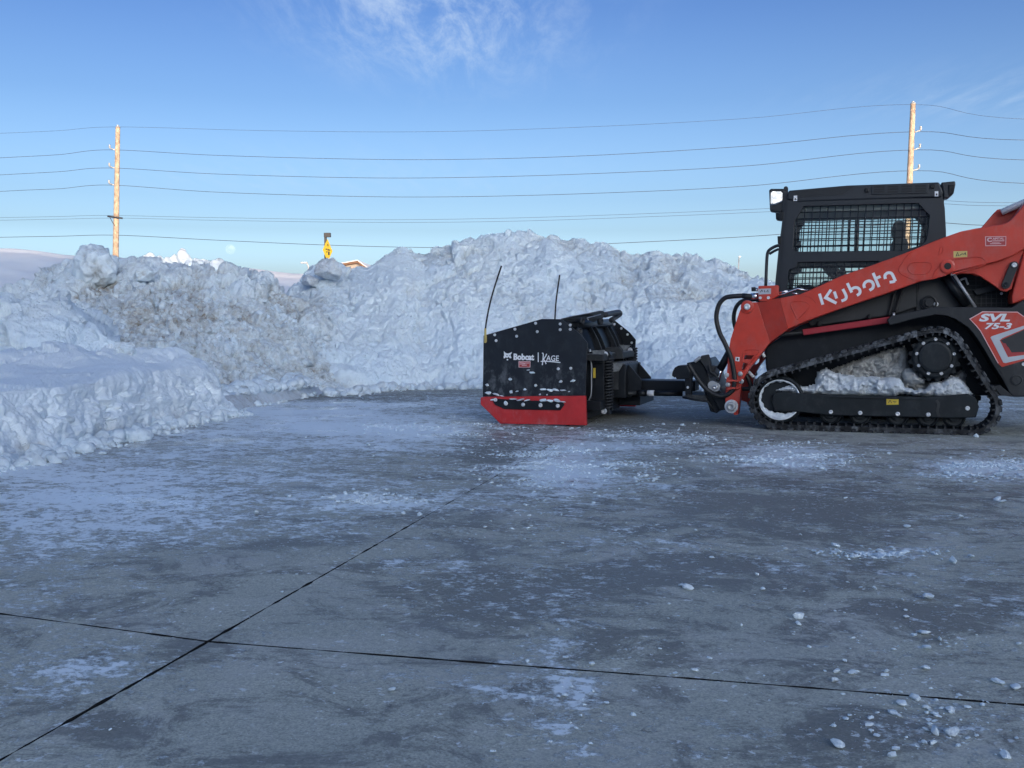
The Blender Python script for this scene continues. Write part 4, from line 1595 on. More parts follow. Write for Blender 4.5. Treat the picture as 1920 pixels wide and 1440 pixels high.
LD = frame_at('track_loader', 0.0, HALF)
tag(LD, 'red and black compact track loader with caged cab on rubber tracks', 'loader')

# ---- chassis between the tracks
chassis = plate('chassis', PL([(1434, 652), (1463, 632), (1500, 610), (1560, 590), (1680, 560), (1720, 530), (1775, 515), (1880, 520), (1900, 545), (2060, 545), (2066, 700), (1990, 742), (1840, 742), (1700, 728), (1450, 735), (1436, 690)], 0.34), 0.996, 'black_paint', LD, bev=0.012)
far_parts = []
sg = plate('side_cover', ZL('A', [(480, 1005), (700, 922), (1000, 822), (1212, 745), (1214, 905), (1030, 965), (500, 1038)], 0.30), 0.05, 'side_grey', LD, bev=0.006)
plate('rear_cover', ZL('A', [(1216, 745), (1400, 690), (1420, 720), (1500, 900), (1440, 920), (1200, 940)], 0.30), 0.05, 'side_grey', LD, bev=0.006)
for z in ((1040, 1000, 820), (1205, 945, 760)):
    ribbon('seam', ZL('A', [(z[0], z[1]), (z[0], z[2])], 0.299), 0.008, 0.002, 'engine_dark', sg)
for pts in ([(1062, 800), (1045, 860), (1018, 965)], [(1112, 790), (1090, 850), (1060, 945)]):
    tube('hydraulic_line', catmull(ZL('A', pts, 0.27), 5), 0.011, 'rubber_hose', LD, 8)
tube('fitting', ZL('A', [(1052, 945), (1048, 985)], 0.262), 0.012, 'steel', LD, 8)
for q in ((555, 1022), (890, 973)):
    disc('latch_knob', ZL('A', [q], 0.29)[0], [(0.022, -0.01), (0.022, 0.03), (0.012, 0.035), (0.012, 0.05)], 'engine_dark', LD, 10)
disc('pivot_boss', ZL('A', [(1285, 882)], 0.30)[0], [(0.062, 0), (0.062, 0.03), (0.05, 0.035), (0.045, 0.02), (0.03, 0.02), (0.028, 0.045), (0.01, 0.045)], 'black_plastic', LD, 28)
bolt(LD, ZL('A', [(1333, 890)], 0.285)[0], 0.019)
bolt(LD, ZL('A', [(1437, 805)], 0.33)[0], 0.011)
plate('lift_bar', ZL('A', [(440, 1058), (1030, 972), (1036, 1014), (450, 1098)], 0.20), 0.06, 'loader_red_dark', LD, bev=0.006)
tube('lift_rod', ZL('A', [(450, 1078), (330, 1090), (262, 1100)], 0.23), 0.020, 'black_plastic', LD, 10)
plate('rod_end', ZL('A', [(1034, 978), (1082, 972), (1085, 1002), (1040, 1012)], 0.21), 0.06, 'black_plastic', LD)

# engine bay opening with its guard
bay = plate('engine_bay', ZL('A', [(1480, 690), (1570, 690), (1690, 745), (1790, 815), (1845, 815), (1845, 905), (1540, 910), (1470, 760)], 0.335), 0.02, 'engine_dark', LD, bev=0)
for x in range(1600, 1840, 34):
    ribbon('guard_wire', ZL('A', [(x, 700 if x < 1700 else 800), (x, 905)], 0.325), 0.005, 0.003, 'black_dusty', bay)
for y in range(735, 905, 30):
    ribbon('guard_wire', ZL('A', [(1545, y), (1838, y - 4)], 0.325), 0.005, 0.003, 'black_dusty', bay)
plate('engine_rail', ZL('A', [(1580, 795), (1740, 755), (1745, 795), (1600, 830)], 0.30), 0.03, 'black_paint', LD)
tube('lift_cylinder', ZL('A', [(1385, 690), (1540, 905)], 0.24), 0.038, 'black_paint', LD, 16)
tube('cylinder_line', ZL('A', [(1452, 692), (1596, 912)], 0.17), 0.012, 'galvanised', LD, 10)
bolt(LD, ZL('A', [(1443, 690)], 0.15)[0], 0.012)
bolt(LD, ZL('G', [(703, 1372)], 0.30)[0], 0.011)
tube('filler_pipe', catmull(ZL('G', [(150, 1190), (215, 1165), (235, 1215), (255, 1250)], 0.28), 4), 0.008, 'galvanised', LD, 8)

# ---- near lift arm: a front leg set inwards, a bent step, the long boom
ARM_IN = 0.30
arm = empty('lift_arm', (0, 0, 0))
arm.parent = LD
OFF[arm.name] = OFF[LD.name]
leg_pts = ZL('B', [(745, 222), (700, 320), (622, 560), (602, 700), (590, 870), (580, 1000), (575, 1150), (592, 1195), (650, 1215), (655, 1240), (690, 1235), (705, 1110), (715, 1000), (722, 960), (745, 900), (780, 840), (900, 690), (935, 640), (978, 585), (920, 410), (862, 225)], 0.17)
h1 = ZL('B', [(752, 702), (832, 702), (812, 732), (765, 742), (742, 736)], 0.17)
h2 = ZL('B', [(738, 768), (778, 775), (770, 806), (738, 836), (720, 832)], 0.17)
leg = plate('leg', leg_pts, 0, 'loader_red', arm, holes=(h1, h2), bev=0.006, back=0.31)
plate('step', ZL('B', [(862, 225, 0.17), (1060, 188, 0.09), (1135, 470, 0.09), (978, 585, 0.17)], 0.17), 0, 'loader_red', arm, bev=0.0, back=0.31)
boom_px = Zp('B', [(1060, 188)]) + Zp('A', [(430, 824), (560, 766), (700, 702), (850, 650), (1000, 597), (1130, 548), (1250, 500), (1330, 466), (1400, 440), (1500, 405), (1600, 385)]) + \
    [(1839, 427), (1862, 423), (1876, 421), (1888, 417), (1898, 410), (1908, 399), (1920, 382), (1950, 352), (1992, 336), (2040, 350), (2062, 400), (2058, 470), (2010, 480), (1950, 462), (1920, 467), (1902, 478), (1886, 485), (1870, 490), (1852, 494), (1820, 502), (1791, 509)] + \
    Zp('A', [(1420, 690), (1330, 716), (1240, 735), (1000, 820), (700, 920), (560, 970), (480, 1000), (400, 1033)]) + Zp('B', [(1135, 470)])
boom = plate('boom', PL(boom_px, 0.09), 0, 'loader_red', arm, bev=0.008, back=0.27)
plate('link_plate', PL([(1780, 512), (1826, 513), (1838, 518), (1858, 531), (1877, 545), (1887, 546.5), (1897, 542), (1905, 513), (1913, 485), (1926, 462), (1850, 488)], 0.15), 0.05, 'loader_red', arm, bev=0.004)
lk = PL([(1901.5, 497), (1886.5, 534)], 0.12)


def capsule(a, b, r, n_=10):
    t = (b - a)
    t = Vector((t.x, 0, t.z)).normalized()
    s = Vector((-t.z, 0, t.x))
    out = []
    for k in range(n_ + 1):
        an = math.pi * k / n_
        out.append(b + s * (r * math.cos(an)) + t * (r * math.sin(an)))
    for k in range(n_ + 1):
        an = math.pi * k / n_
        out.append(a - s * (r * math.cos(an)) - t * (r * math.sin(an)))
    return out


lnk = plate('link', capsule(lk[0], lk[1], 0.030), 0.04, 'black_dusty', arm, bev=0.005)
bolt(lnk, lk[0] - Vector((0, 0.001, 0)), 0.020)
bolt(lnk, lk[1] - Vector((0, 0.001, 0)), 0.018, 'black_plastic', 'pin')


def emboss(z, pts, closed=True, r_=0.0055, c=0.09, nm='rib'):
    P = catmull(ZL(z, pts, c), 6, closed)
    return tube(nm, P, r_, 'loader_red', boom, 6, closed)


emboss('A', [(366, 892), (385, 872), (440, 868), (488, 892), (478, 925), (420, 985), (402, 978)])
emboss('A', [(1148, 645), (1162, 618), (1200, 609), (1285, 612), (1304, 632), (1295, 668), (1262, 688), (1180, 688), (1155, 672)])
emboss('A', [(1215, 520), (1150, 558), (1098, 630), (1086, 660), (1110, 692), (1200, 728), (1300, 722), (1400, 695)], False)
emboss('A', [(1310, 705), (1330, 668), (1385, 612), (1450, 592), (1560, 580), (1630, 577), (1664, 606), (1652, 628), (1540, 662), (1440, 688)], False)
emboss('A', [(1352, 556), (1360, 520), (1372, 506), (1382, 512), (1376, 540), (1362, 558)], True, 0.004)
emboss('A', [(430, 828), (490, 842), (528, 872), (540, 896)], False, 0.004)
pv = ZL('A', [(1410, 637)], 0.09)[0]
pb_ = disc('pivot_collar', pv, [(0.056, -0.005), (0.054, 0.012), (0.040, 0.016), (0.026, 0.016)], 'loader_red', arm, 28)
disc('pivot_hole', pv - Vector((0, 0.0165, 0)), [(0.026, -0.002), (0.026, 0.002), (0.018, 0.003), (0.008, 0.003)], 'engine_dark', pb_, 20)
for z, r_ in (((1447, 596), 0.010), ((1447, 640), 0.007)):
    bolt(pb_, ZL('A', [z], 0.08)[0], r_, 'loader_red', 'screw')
# pins on the leg
p_ = ZL('B', [(775, 265)], 0.17)[0]
dd = disc('pin_collar', p_, [(0.054, -0.005), (0.052, 0.016), (0.036, 0.02), (0.030, 0.02)], 'loader_red', arm, 28)
bolt(dd, p_ - Vector((0, 0.02, 0)), 0.027, 'bolt_steel', 'pin')
for q in ((755, 222), (795, 312)):
    bolt(dd, ZL('B', [q], 0.165)[0], 0.008)
p_ = ZL('B', [(633, 1160)], 0.17)[0]
dd = disc('pin_collar', p_, [(0.056, -0.005), (0.056, 0.03), (0.050, 0.034), (0.040, 0.034)], 'bolt_steel', arm, 28)
bolt(dd, p_ - Vector((0, 0.03, 0)), 0.040, 'galvanised', 'pin')
# frame round the openings of the leg, rungs, hose guide
tube('rib', catmull(ZL('B', [(752, 655), (875, 652), (868, 690), (790, 780), (735, 850), (712, 850), (722, 780), (738, 700)], 0.17), 5, True), 0.006, 'loader_red', leg, 6, True)
for z in ([(600, 940), (640, 928), (690, 934), (718, 918)], [(592, 1010), (640, 996), (690, 1000), (715, 985)]):
    tube('hose_guide', catmull(ZL('B', z, 0.135), 4), 0.009, 'loader_red', leg, 8)
for z in ((590, 880), (712, 868), (600, 965), (722, 935)):
    disc('guide_boss', ZL('B', [z], 0.17)[0], [(0.020, -0.01), (0.020, 0.02), (0.008, 0.024)], 'galvanised', leg, 10)
tg = plate('tag', ZL('B', [(668, 716), (705, 718), (702, 757), (665, 753)], 0.166), 0.003, 'white_decal', leg, bev=0)
plate('tag_mark', ZL('B', [(680, 725), (694, 727), (692, 748), (678, 746)], 0.164), 0.0015, 'dark_decal', tg, bev=0)
plate('cover', ZL('B', [(690, 235), (720, 205), (760, 200), (790, 222), (745, 238), (710, 245)], 0.20), 0.08, 'black_plastic', arm)

# lettering of the maker on the boom: strokes with the breaks of the printed word
LET = [[(556, 820), (579, 893)], [(634, 793), (597, 846), (670, 884)], [(655, 806), (671, 852)],
       [(712, 789), (729, 822), (735, 842), (728, 858), (703, 869)],
       [(742, 750), (766, 800), (772, 812)], [(770, 790), (790, 780), (812, 782), (826, 798), (824, 818), (806, 832)],
       [(858, 782), (853, 762), (864, 743), (886, 735), (906, 742), (916, 762), (910, 784), (890, 798)],
       [(914, 682), (954, 776)], [(936, 717), (964, 705)],
       [(996, 722), (993, 700), (1006, 684), (1026, 681), (1042, 692), (1063, 737)], [(1060, 735), (1046, 741), (1024, 744)]]
word = [(0, 1), (2, 3), (4, 5), (6,), (7, 8), (9, 10)]
for k, grp in enumerate(word):
    for g in grp:
        pts = ZL('A', LET[g], 0.09)
        if len(pts) > 3:
            pts = catmull(pts, 5)
        ribbon('letter', pts, 0.0225, 0.0025, 'white_decal', boom)

# stickers on the boom
stk = plate('sticker', ZL('G', [(483, 600), (768, 598), (766, 727), (486, 731)], 0.089), 0.002, 'pink_decal', boom, bev=0)
plate('sticker_field', ZL('G', [(494, 608), (760, 605), (758, 716), (496, 720)], 0.0865), 0.001, 'red_decal', stk, bev=0)
text_on('lettering', 'C', ZL('G', [(508, 676), (574, 674), (508, 616)], 0.087), 'pink_decal', stk, 0.05, 0.0025)
text_on('lettering', 'APITAL', ZL('G', [(582, 645), (740, 642), (582, 616)], 0.087), 'pink_decal', stk, 0.03, 0.0025)
for (x0, x1, y, h) in ((580, 742, 660, 9), (575, 680, 681, 5), (550, 700, 699, 8)):
    ribbon('print_line', ZL('G', [(x0, y), (x1, y - 2)], 0.0862), h / 7.2 / 236, 0.001, 'pink_decal', stk)
stk = plate('warning_sticker', ZL('G', [(55, 800), (242, 796), (242, 878), (58, 885)], 0.089), 0.002, 'pale_yellow_decal', boom, bev=0)
for q in ([(90, 870), (110, 815), (130, 865), (95, 850)], [(140, 855), (170, 835), (205, 840)], [(205, 825), (222, 850), (215, 815)]):
    ribbon('print_mark', ZL('G', q, 0.0875), 0.006, 0.001, 'dark_decal', stk)

# valve block and its lines on top of the leg
vb = plate('valve_block', ZL('B', [(872, 78), (1054, 72), (1056, 165), (962, 214), (876, 216)], 0.13), 0.10, 'loader_red', arm, bev=0.006)
plate('label', ZL('M', [(440, 634), (676, 624), (674, 732), (442, 742)], 0.129), 0.002, 'grey_decal', vb, bev=0)
for q in ([(470, 700), (500, 655), (520, 690)], [(545, 660), (560, 700)], [(590, 695), (615, 650), (620, 700)]):
    ribbon('print_mark', ZL('M', q, 0.1275), 0.006, 0.001, 'dark_decal', vb)
for q in ((468, 808), (624, 805)):
    bolt(vb, ZL('M', [q], 0.128)[0], 0.013)
cpl = ZL('M', [(430, 770), (290, 778)], 0.17)
tube('coupler', cpl, 0.026, 'chrome', vb, 16)
tube('coupler', ZL('M', [(420, 650), (370, 648)], 0.17), 0.014, 'chrome', vb, 12)
tube('dust_cap', ZL('M', [(375, 640), (300, 642)], 0.17), 0.018, 'black_plastic', vb, 14)
for z in ([(822, 755), (900, 735), (1190, 628), (1385, 672)], [(835, 712), (900, 690), (1000, 668)], [(1090, 712), (1200, 740)]):
    tube('steel_line', ZL('M', z, 0.21), 0.0075, 'chrome', arm, 8)
hose = ZL('M', [(300, 780), (150, 765)], 0.16) + ZL('B', [(640, 172), (575, 185), (525, 235), (500, 310), (497, 390), (525, 500), (575, 600), (625, 720), (650, 830), (660, 920), (655, 975), (630, 1030), (560, 1068), (470, 1050), (385, 985), (320, 900), (270, 820), (245, 780)], 0.15)
tube('hydraulic_hose', catmull(hose, 6), 0.0195, 'rubber_hose', arm, 12)
tube('hose_ferrule', ZL('M', [(290, 780), (120, 768)], 0.16), 0.022, 'black_plastic', arm, 12)

far_arm = copy_far(arm, LD)

# torque tube and rear arm cross tube joining the two arms
q = ZL('B', [(690, 480)], 0.25)[0]
box('cross_tube', (q.x + 0.02, 0.29, q.z - 0.10), (q.x + 0.16, 2 * HALF - 0.29, q.z + 0.06), 'loader_red', LD, 0.01)
plate('arm_bracket', PL([(1839, 428), (1862, 401), (1870, 393), (1880, 391), (1890, 396), (1930, 380), (1980, 352), (1980, 430)], 0.36), 0.03, 'loader_red', LD, bev=0.004)
tube('arm_cross_tube', PL([(1878, 398), (1960, 362)], 0.31), 0.026, 'white_decal', LD, 14)

# ---- rear body
plate('rear_panel', PL([(1898, 571), (1897, 557), (1901, 540), (1910, 508), (1920, 473), (1950, 450), (2040, 452), (2070, 480), (2072, 560), (1960, 566), (1920, 562)], 0.12), 0, 'loader_red', LD, bev=0.012, back=2 * HALF - 0.12)
fender = plate('fender', PL([(1664, 600), (1672, 591), (1685, 590), (1711, 584.5), (1754, 575.5), (1829, 576), (1897, 576.5), (1920, 562), (2060, 562), (2070, 720), (1990, 744), (1899, 744), (1893, 737), (1878.7, 709.5), (1861.5, 683.7), (1848, 660), (1835.6, 640.6), (1826, 626), (1814, 612.6), (1792.6, 598.6), (1775, 592), (1754, 590), (1711, 598.6), (1685, 606), (1668, 610)], 0.05), 0, 'black_plastic', LD, bev=0.008, back=0.36)
plate('mud_flap', PL([(1862, 724), (1875, 722), (1893, 737), (1899, 744), (1876, 741)], 0.04), 0.22, 'black_plastic', LD, bev=0.003)
dec = plate('decal', PL([(1817.4, 598), (1842, 583.6), (1908, 584.3), (1920, 592.7), (1960, 600), (1960, 664), (1920, 676), (1879, 688), (1871.7, 682), (1838, 621), (1830.4, 611.8)], 0.046), 0.003, 'loader_red', fender, bev=0)
ribbon('decal_edge', PL([(1871.7, 681), (1838.5, 620.5), (1830.8, 611), (1818.6, 598), (1842.3, 584.6), (1907.6, 585.2), (1920, 594)], 0.046), 0.006, 0.0015, 'pink_decal', dec)
plate('chevron', ZL('I', [(505, 608), (520, 592), (916, 462), (1040, 430), (1040, 470), (916, 502), (650, 615), (618, 640), (720, 848), (916, 822), (1040, 800), (1040, 845), (916, 868), (690, 922), (662, 915)], 0.0435), 0.001, 'silver_decal', dec, bev=0)
plate('inset', ZL('I', [(630, 645), (660, 628), (916, 512), (1030, 480), (1030, 775), (916, 784), (765, 792), (728, 730)], 0.0432), 0.001, 'side_grey', dec, bev=0)
plate('inset_edge', ZL('I', [(645, 675), (690, 680), (760, 795), (916, 785), (916, 815), (725, 838)], 0.0428), 0.0005, 'red_decal', dec, bev=0)
text_on('lettering', 'SVL', ZL('A', [(1616, 1006), (1822, 1006), (1640, 953)], 0.045), 'white_decal', dec, 0.045)
text_on('lettering', '75-3', ZL('A', [(1652, 1057), (1826, 1057), (1672, 1015)], 0.045), 'white_decal', dec, 0.035)
lowr = plate('rear_bumper', ZL('I', [(602, 985), (652, 972), (916, 892), (1180, 840), (1180, 1300), (916, 1312), (790, 1312), (742, 1290), (660, 1085)], 0.047), 0, 'black_dusty', LD, bev=0.004, back=0.30)
disc('bumper_port', ZL('I', [(828, 1130)], 0.047)[0], [(0.043, -0.004), (0.043, 0.008), (0.034, 0.010), (0.030, 0.002), (0.012, 0.002)], 'black_dusty', lowr, 24)
bolt(lowr, ZL('I', [(912, 935)], 0.044)[0], 0.014)

# ---- cab
CN, CF = 0.37, 2 * HALF - 0.37
cab = empty('cab', (0, 0, 0))
cab.parent = LD
OFF[cab.name] = OFF[LD.name]
w_up = [(512, 318), (1030, 303), (1545, 288), (1650, 402), (1640, 520), (1622, 620), (1568, 682), (1400, 726), (450, 738), (412, 702), (428, 455)]
w_lo = [(458, 822), (1190, 812), (1195, 1062), (362, 1064), (378, 892), (446, 866)]
outer = ZL('A', [(338, 190), (700, 170), (1376, 150), (1392, 250), (1400, 400), (1404, 720), (1300, 800), (800, 900), (300, 905), (258, 860), (262, 740), (283, 530), (300, 400), (312, 300)], CN)
hu, hl = ZL('E', w_up, CN), ZL('E', w_lo, CN)
side = plate('side_frame', outer, 0.055, 'cab_black', cab, holes=(hu, hl), bev=0.006)
# door leaf standing a little proud
d_out = ZL('E', [(375, 268), (1715, 246), (1738, 420), (1738, 640), (1500, 770), (1200, 900), (700, 1075), (300, 1080), (320, 760), (340, 500)], CN - 0.012)
door = plate('door', d_out, 0.013, 'cab_black', cab, holes=(ZL('E', [(x, y) for x, y in w_up], CN - 0.012), ZL('E', w_lo, CN - 0.012)), bev=0.004)


def inside(p, poly):
    x, y = p
    c = False
    for i in range(len(poly)):
        x0, y0 = poly[i]
        x1, y1 = poly[i - 1]
        if (y0 > y) != (y1 > y) and x < (x1 - x0) * (y - y0) / (y1 - y0) + x0:
            c = not c
    return c


def clip_line(p, q, poly, n_=160):
    best, cur = None, None
    runs = []
    for k in range(n_ + 1):
        t = k / n_
        m = (p[0] + (q[0] - p[0]) * t, p[1] + (q[1] - p[1]) * t)
        if inside(m, poly):
            if cur is None:
                cur = [m, m]
            cur[1] = m
        elif cur:
            runs.append(cur)
            cur = None
    if cur:
        runs.append(cur)
    return runs


def guard(poly_zoom, vtop, slope_h, c, parent):
    """welded bar guard in a window: uprights lean with the cab, rails across"""
    poly = [(p[0], p[1]) for p in poly_zoom]
    ys = [p[1] for p in poly]
    y0, y1 = min(ys) - 20, max(ys) + 20
    parts = []
    for xt in vtop:
        for r_ in clip_line((xt + 0.06 * 200, y0), (xt - 0.06 * (y1 - y0 - 200), y1), poly):
            a, b = ZL('E', r_, c)
            parts.append(tube_geo([a, b], 0.0048, 6))
    for yl in slope_h:
        for r_ in clip_line((340, yl), (1700, yl - 28), poly):
            a, b = ZL('E', r_, c + 0.008)
            parts.append(tube_geo([a, b], 0.0048, 6))
    P = ZL('E', poly_zoom, c + 0.004)
    parts.append(tube_geo(P, 0.009, 6, True))
    V, Fc = join_geo(parts)
    return mesh('window_guard', V, Fc, 'cab_black', parent, True)


guard(w_up, [450 + 68.5 * k for k in range(18)], [378, 438, 500, 560, 620, 682], CN + 0.012, cab)
guard(w_lo, [390 + 68.5 * k for k in range(13)], [870, 925, 980, 1035], CN + 0.012, cab)


def pane(name, P, y, parent):
    V = [(p[0], y, p[2]) for p in P] + [(p[0], y + 0.005, p[2]) for p in P]
    m = len(P)
    Fc = [tuple(range(m)), tuple(range(2 * m - 1, m - 1, -1))] + [(k, m + k, m + (k + 1) % m, (k + 1) % m) for k in range(m)]
    return mesh(name, V, Fc, 'glass', parent)


pane('window_pane', [p + (p - sum(hu, Vector()) / len(hu)) * 0.012 for p in hu], CN + 0.035, cab)
pane('window_pane', [p + (p - sum(hl, Vector()) / len(hl)) * 0.012 for p in hl], CN + 0.035, cab)
for nm in [o for o in list(cab.children) if o.name.split('.')[0] in ('side_frame', 'window_guard', 'window_pane')]:
    copy_far(nm, cab)
# roof
roof_p = ZL('A', [(350, 132), (740, 98), (1355, 76), (1382, 142), (1372, 176), (415, 208), (340, 190)], CN - 0.02)
roof = plate('roof', roof_p, 0, 'cab_black', cab, bev=0.012, back=CF + 0.02)
plate('roof_recess', ZL('A', [(380, 132), (745, 104), (792, 104), (715, 158), (420, 178)], CN - 0.0225), 0.003, 'black_plastic', roof, bev=0)
vent = plate('vent', ZL('A', [(905, 95), (1285, 88), (1280, 148), (905, 158)], CN - 0.030), 0.012, 'cab_black', roof, bev=0.003)
for i in range(4):
    for j in range(3):
        x0 = 918 + i * 92
        y0 = 103 + j * 17 - i * 1.8
        plate('vent_slot', ZL('A', [(x0, y0), (x0 + 72, y0 - 1.5), (x0 + 72, y0 + 10), (x0, y0 + 11.5)], CN - 0.0312), 0.0008, 'engine_dark', vent, bev=0)
for q in ((872, 130), (1310, 104)):
    disc('roof_knob', ZL('A', [q], CN - 0.02)[0], [(0.020, -0.002), (0.020, 0.012), (0.012, 0.016)], 'engine_dark', roof, 12)
for q in ((396, 184), (1337, 154)):
    t_ = plate('tag', ZL('A', [(q[0] - 12, q[1] - 17), (q[0] + 12, q[1] - 18), (q[0] + 12, q[1] + 17), (q[0] - 12, q[1] + 18)], CN - 0.023), 0.002, 'white_decal', roof, bev=0)
    plate('tag_mark', ZL('A', [(q[0] - 5, q[1] - 2), (q[0] + 6, q[1] - 2), (q[0] + 6, q[1] + 11), (q[0] - 5, q[1] + 11)], CN - 0.0245), 0.001, 'dark_decal', t_, bev=0)
plate('rear_lamp_bracket', ZL('A', [(1368, 78), (1462, 70), (1464, 90), (1452, 150), (1418, 180), (1385, 182), (1380, 140)], CN + 0.0), 0.16, 'cab_black', roof, bev=0.008)
plate('rear_lamp', ZL('A', [(1415, 92), (1458, 92), (1452, 150), (1420, 165)], CN - 0.012), 0.12, 'engine_dark', roof, bev=0.008)
plate('eyebolt', capsule(*ZL('A', [(332, 118), (332, 160)], CN + 0.05), 0.018), 0.03, 'cab_black', roof, bev=0.003)
lamp = plate('work_lamp', ZL('A', [(220, 128), (235, 120), (318, 120), (330, 140), (330, 235), (300, 278), (226, 268)], CN + 0.03), 0.13, 'black_plastic', roof, bev=0.010)
plate('lamp_lens', ZL('A', [(232, 145), (245, 138), (300, 138), (310, 150), (308, 198), (262, 218), (230, 220)], CN + 0.022), 0.01, 'lamp_lens', lamp, bev=0.003)
ribbon('lamp_rim', ZL('A', [(226, 228), (262, 224), (306, 204)], CN + 0.022), 0.008, 0.003, 'chrome', lamp)
plate('lamp_mount', ZL('A', [(312, 130), (345, 150), (355, 300), (318, 310), (306, 270)], CN + 0.02), 0.05, 'cab_black', roof, bev=0.004)
copy_far(lamp, roof)
# grab handle on the front corner
gh = ZL('A', [(290, 498), (262, 505), (226, 526), (210, 552), (204, 620), (198, 770)], CN - 0.02)
tube('grab_handle', catmull(gh, 5), 0.0135, 'cab_black', cab, 10)
tube('grab_handle', catmull(ZL('A', [(285, 522), (255, 536), (222, 556)], CN - 0.02), 4), 0.011, 'cab_black', cab, 8)
for q in ((290, 462), (305, 300)):
    plate('hinge', ZL('A', [(q[0] - 14, q[1] - 26), (q[0] + 12, q[1] - 26), (q[0] + 8, q[1] + 26), (q[0] - 12, q[1] + 26)], CN - 0.01), 0.05, 'engine_dark', cab)
# front and back frames, glass, lining, seat
fx0, fx1 = ZL('A', [(322, 300)], CN)[0], ZL('A', [(275, 760)], CN)[0]
rx = ZL('A', [(1398, 300)], CN)[0]
rtop = ZL('A', [(700, 200)], CN)[0].z
for nm, a, b in (('front_rail', fx0, fx0), ('sill_rail', fx1, fx1)):
    box(nm, (a.x + 0.01, CN + 0.056, a.z - 0.05), (a.x + 0.06, CF - 0.056, a.z + 0.04), 'cab_black', cab, 0.005)
V = [(fx0.x + 0.02, CN + 0.06, fx0.z), (fx0.x + 0.02, CF - 0.06, fx0.z), (fx1.x + 0.02, CF - 0.06, fx1.z), (fx1.x + 0.02, CN + 0.06, fx1.z)]
V += [(v_[0] + 0.006, v_[1], v_[2]) for v_ in V]
mesh('windscreen', V, [(0, 1, 2, 3), (7, 6, 5, 4), (0, 4, 5, 1), (1, 5, 6, 2), (2, 6, 7, 3), (3, 7, 4, 0)], 'glass', cab)
box('back_wall', (rx.x - 0.05, CN + 0.056, 0.95), (rx.x - 0.02, CF - 0.056, rtop - 0.42), 'cab_black', cab, 0.004)
box('back_rail', (rx.x - 0.05, CN + 0.056, rtop - 0.12), (rx.x - 0.01, CF - 0.056, rtop - 0.003), 'cab_black', cab, 0.004)
box('headliner', (fx0.x + 0.06, CN + 0.06, rtop - 0.08), (rx.x - 0.055, CF - 0.06, rtop - 0.02), 'cab_lining', cab, 0.01)
s0 = ZL('E', [(1330, 690)], HALF)[0]
seat = empty('seat', (0, 0, 0))
seat.parent = cab
OFF[seat.name] = OFF[LD.name]
box('backrest', (s0.x - 0.03, HALF - 0.24, s0.z - 0.52), (s0.x + 0.10, HALF + 0.24, s0.z + 0.06), 'seat_fabric', seat, 0.04)
box('headrest', (s0.x - 0.02, HALF - 0.13, s0.z + 0.07), (s0.x + 0.08, HALF + 0.13, s0.z + 0.21), 'seat_fabric', seat, 0.03)
box('cushion', (s0.x - 0.48, HALF - 0.24, s0.z - 0.64), (s0.x + 0.02, HALF + 0.24, s0.z - 0.52), 'seat_fabric', seat, 0.04)
for c_ in (HALF - 0.32, HALF + 0.27):
    box('armrest', (s0.x - 0.36, c_, s0.z - 0.33), (s0.x + 0.02, c_ + 0.07, s0.z - 0.26), 'seat_fabric', seat, 0.02)
    st = tube('control_stick', [(s0.x - 0.38, c_ + 0.03, s0.z - 0.34), (s0.x - 0.42, c_ + 0.03, s0.z - 0.18)], 0.022, 'black_plastic', seat, 10)
plate('lap_bar', ZL('E', [(660, 850), (700, 820), (780, 830), (880, 930), (860, 970), (760, 960), (700, 900)], HALF - 0.25), 0.5, 'black_plastic', cab, bev=0.02)
plate('console', ZL('E', [(430, 1062), (470, 1015), (520, 1030), (640, 1040), (690, 985), (760, 990), (800, 1064)], HALF - 0.1), 0.4, 'black_plastic', cab, bev=0.02)
tube('cab_pillar', ZL('E', [(1000, 310), (985, 725)], CF - 0.08), 0.02, 'cab_lining', cab, 8)
tube('wiper', ZL('E', [(925, 440), (915, 725)], CF - 0.07), 0.012, 'cab_lining', cab, 8)
plate('display', ZL('E', [(430, 635), (480, 625), (492, 680), (440, 690)], HALF), 0.18, 'black_plastic', cab, bev=0.01)

# ---- near track
TR = empty('track', (0, 0, 0))
TR.parent = LD
OFF[TR.name] = OFF[LD.name]
ci = ZL('B', [(1060, 1120)], 0.0)[0]
cs = ZL('C', [(905, 695)], 0.0)[0]
cr = ZL('C', [(1215, 1145)], 0.0)[0]
PXM = 1.0 / 236.0
circ = [(ci.x, 0.246, 0.234), (cs.x, cs.z, 0.224), (cr.x, 0.216, 0.204)]
pts2 = []
for (x, z, r_) in circ:
    for k in range(240):
        a = 2 * math.pi * k / 240
        pts2.append((x + r_ * math.cos(a), z + r_ * math.sin(a)))


def hull(P):
    P = sorted(set(P))

    def half(Q):
        h = []
        for p in Q:
            while len(h) >= 2 and (h[-1][0] - h[-2][0]) * (p[1] - h[-2][1]) - (h[-1][1] - h[-2][1]) * (p[0] - h[-2][0]) <= 0:
                h.pop()
            h.append(p)
        return h
    a, b = half(P), half(P[::-1])
    return a[:-1] + b[:-1]


H_ = hull(pts2)
seg = [math.dist(H_[i], H_[(i + 1) % len(H_)]) for i in range(len(H_))]
tot = sum(seg)


def on_belt(s):
    s %= tot
    for i, l_ in enumerate(seg):
        if s <= l_:
            a, b = H_[i], H_[(i + 1) % len(H_)]
            t = s / l_ if l_ else 0
            p = (a[0] + (b[0] - a[0]) * t, a[1] + (b[1] - a[1]) * t)
            return p, math.atan2(b[1] - a[1], b[0] - a[0])
        s -= l_


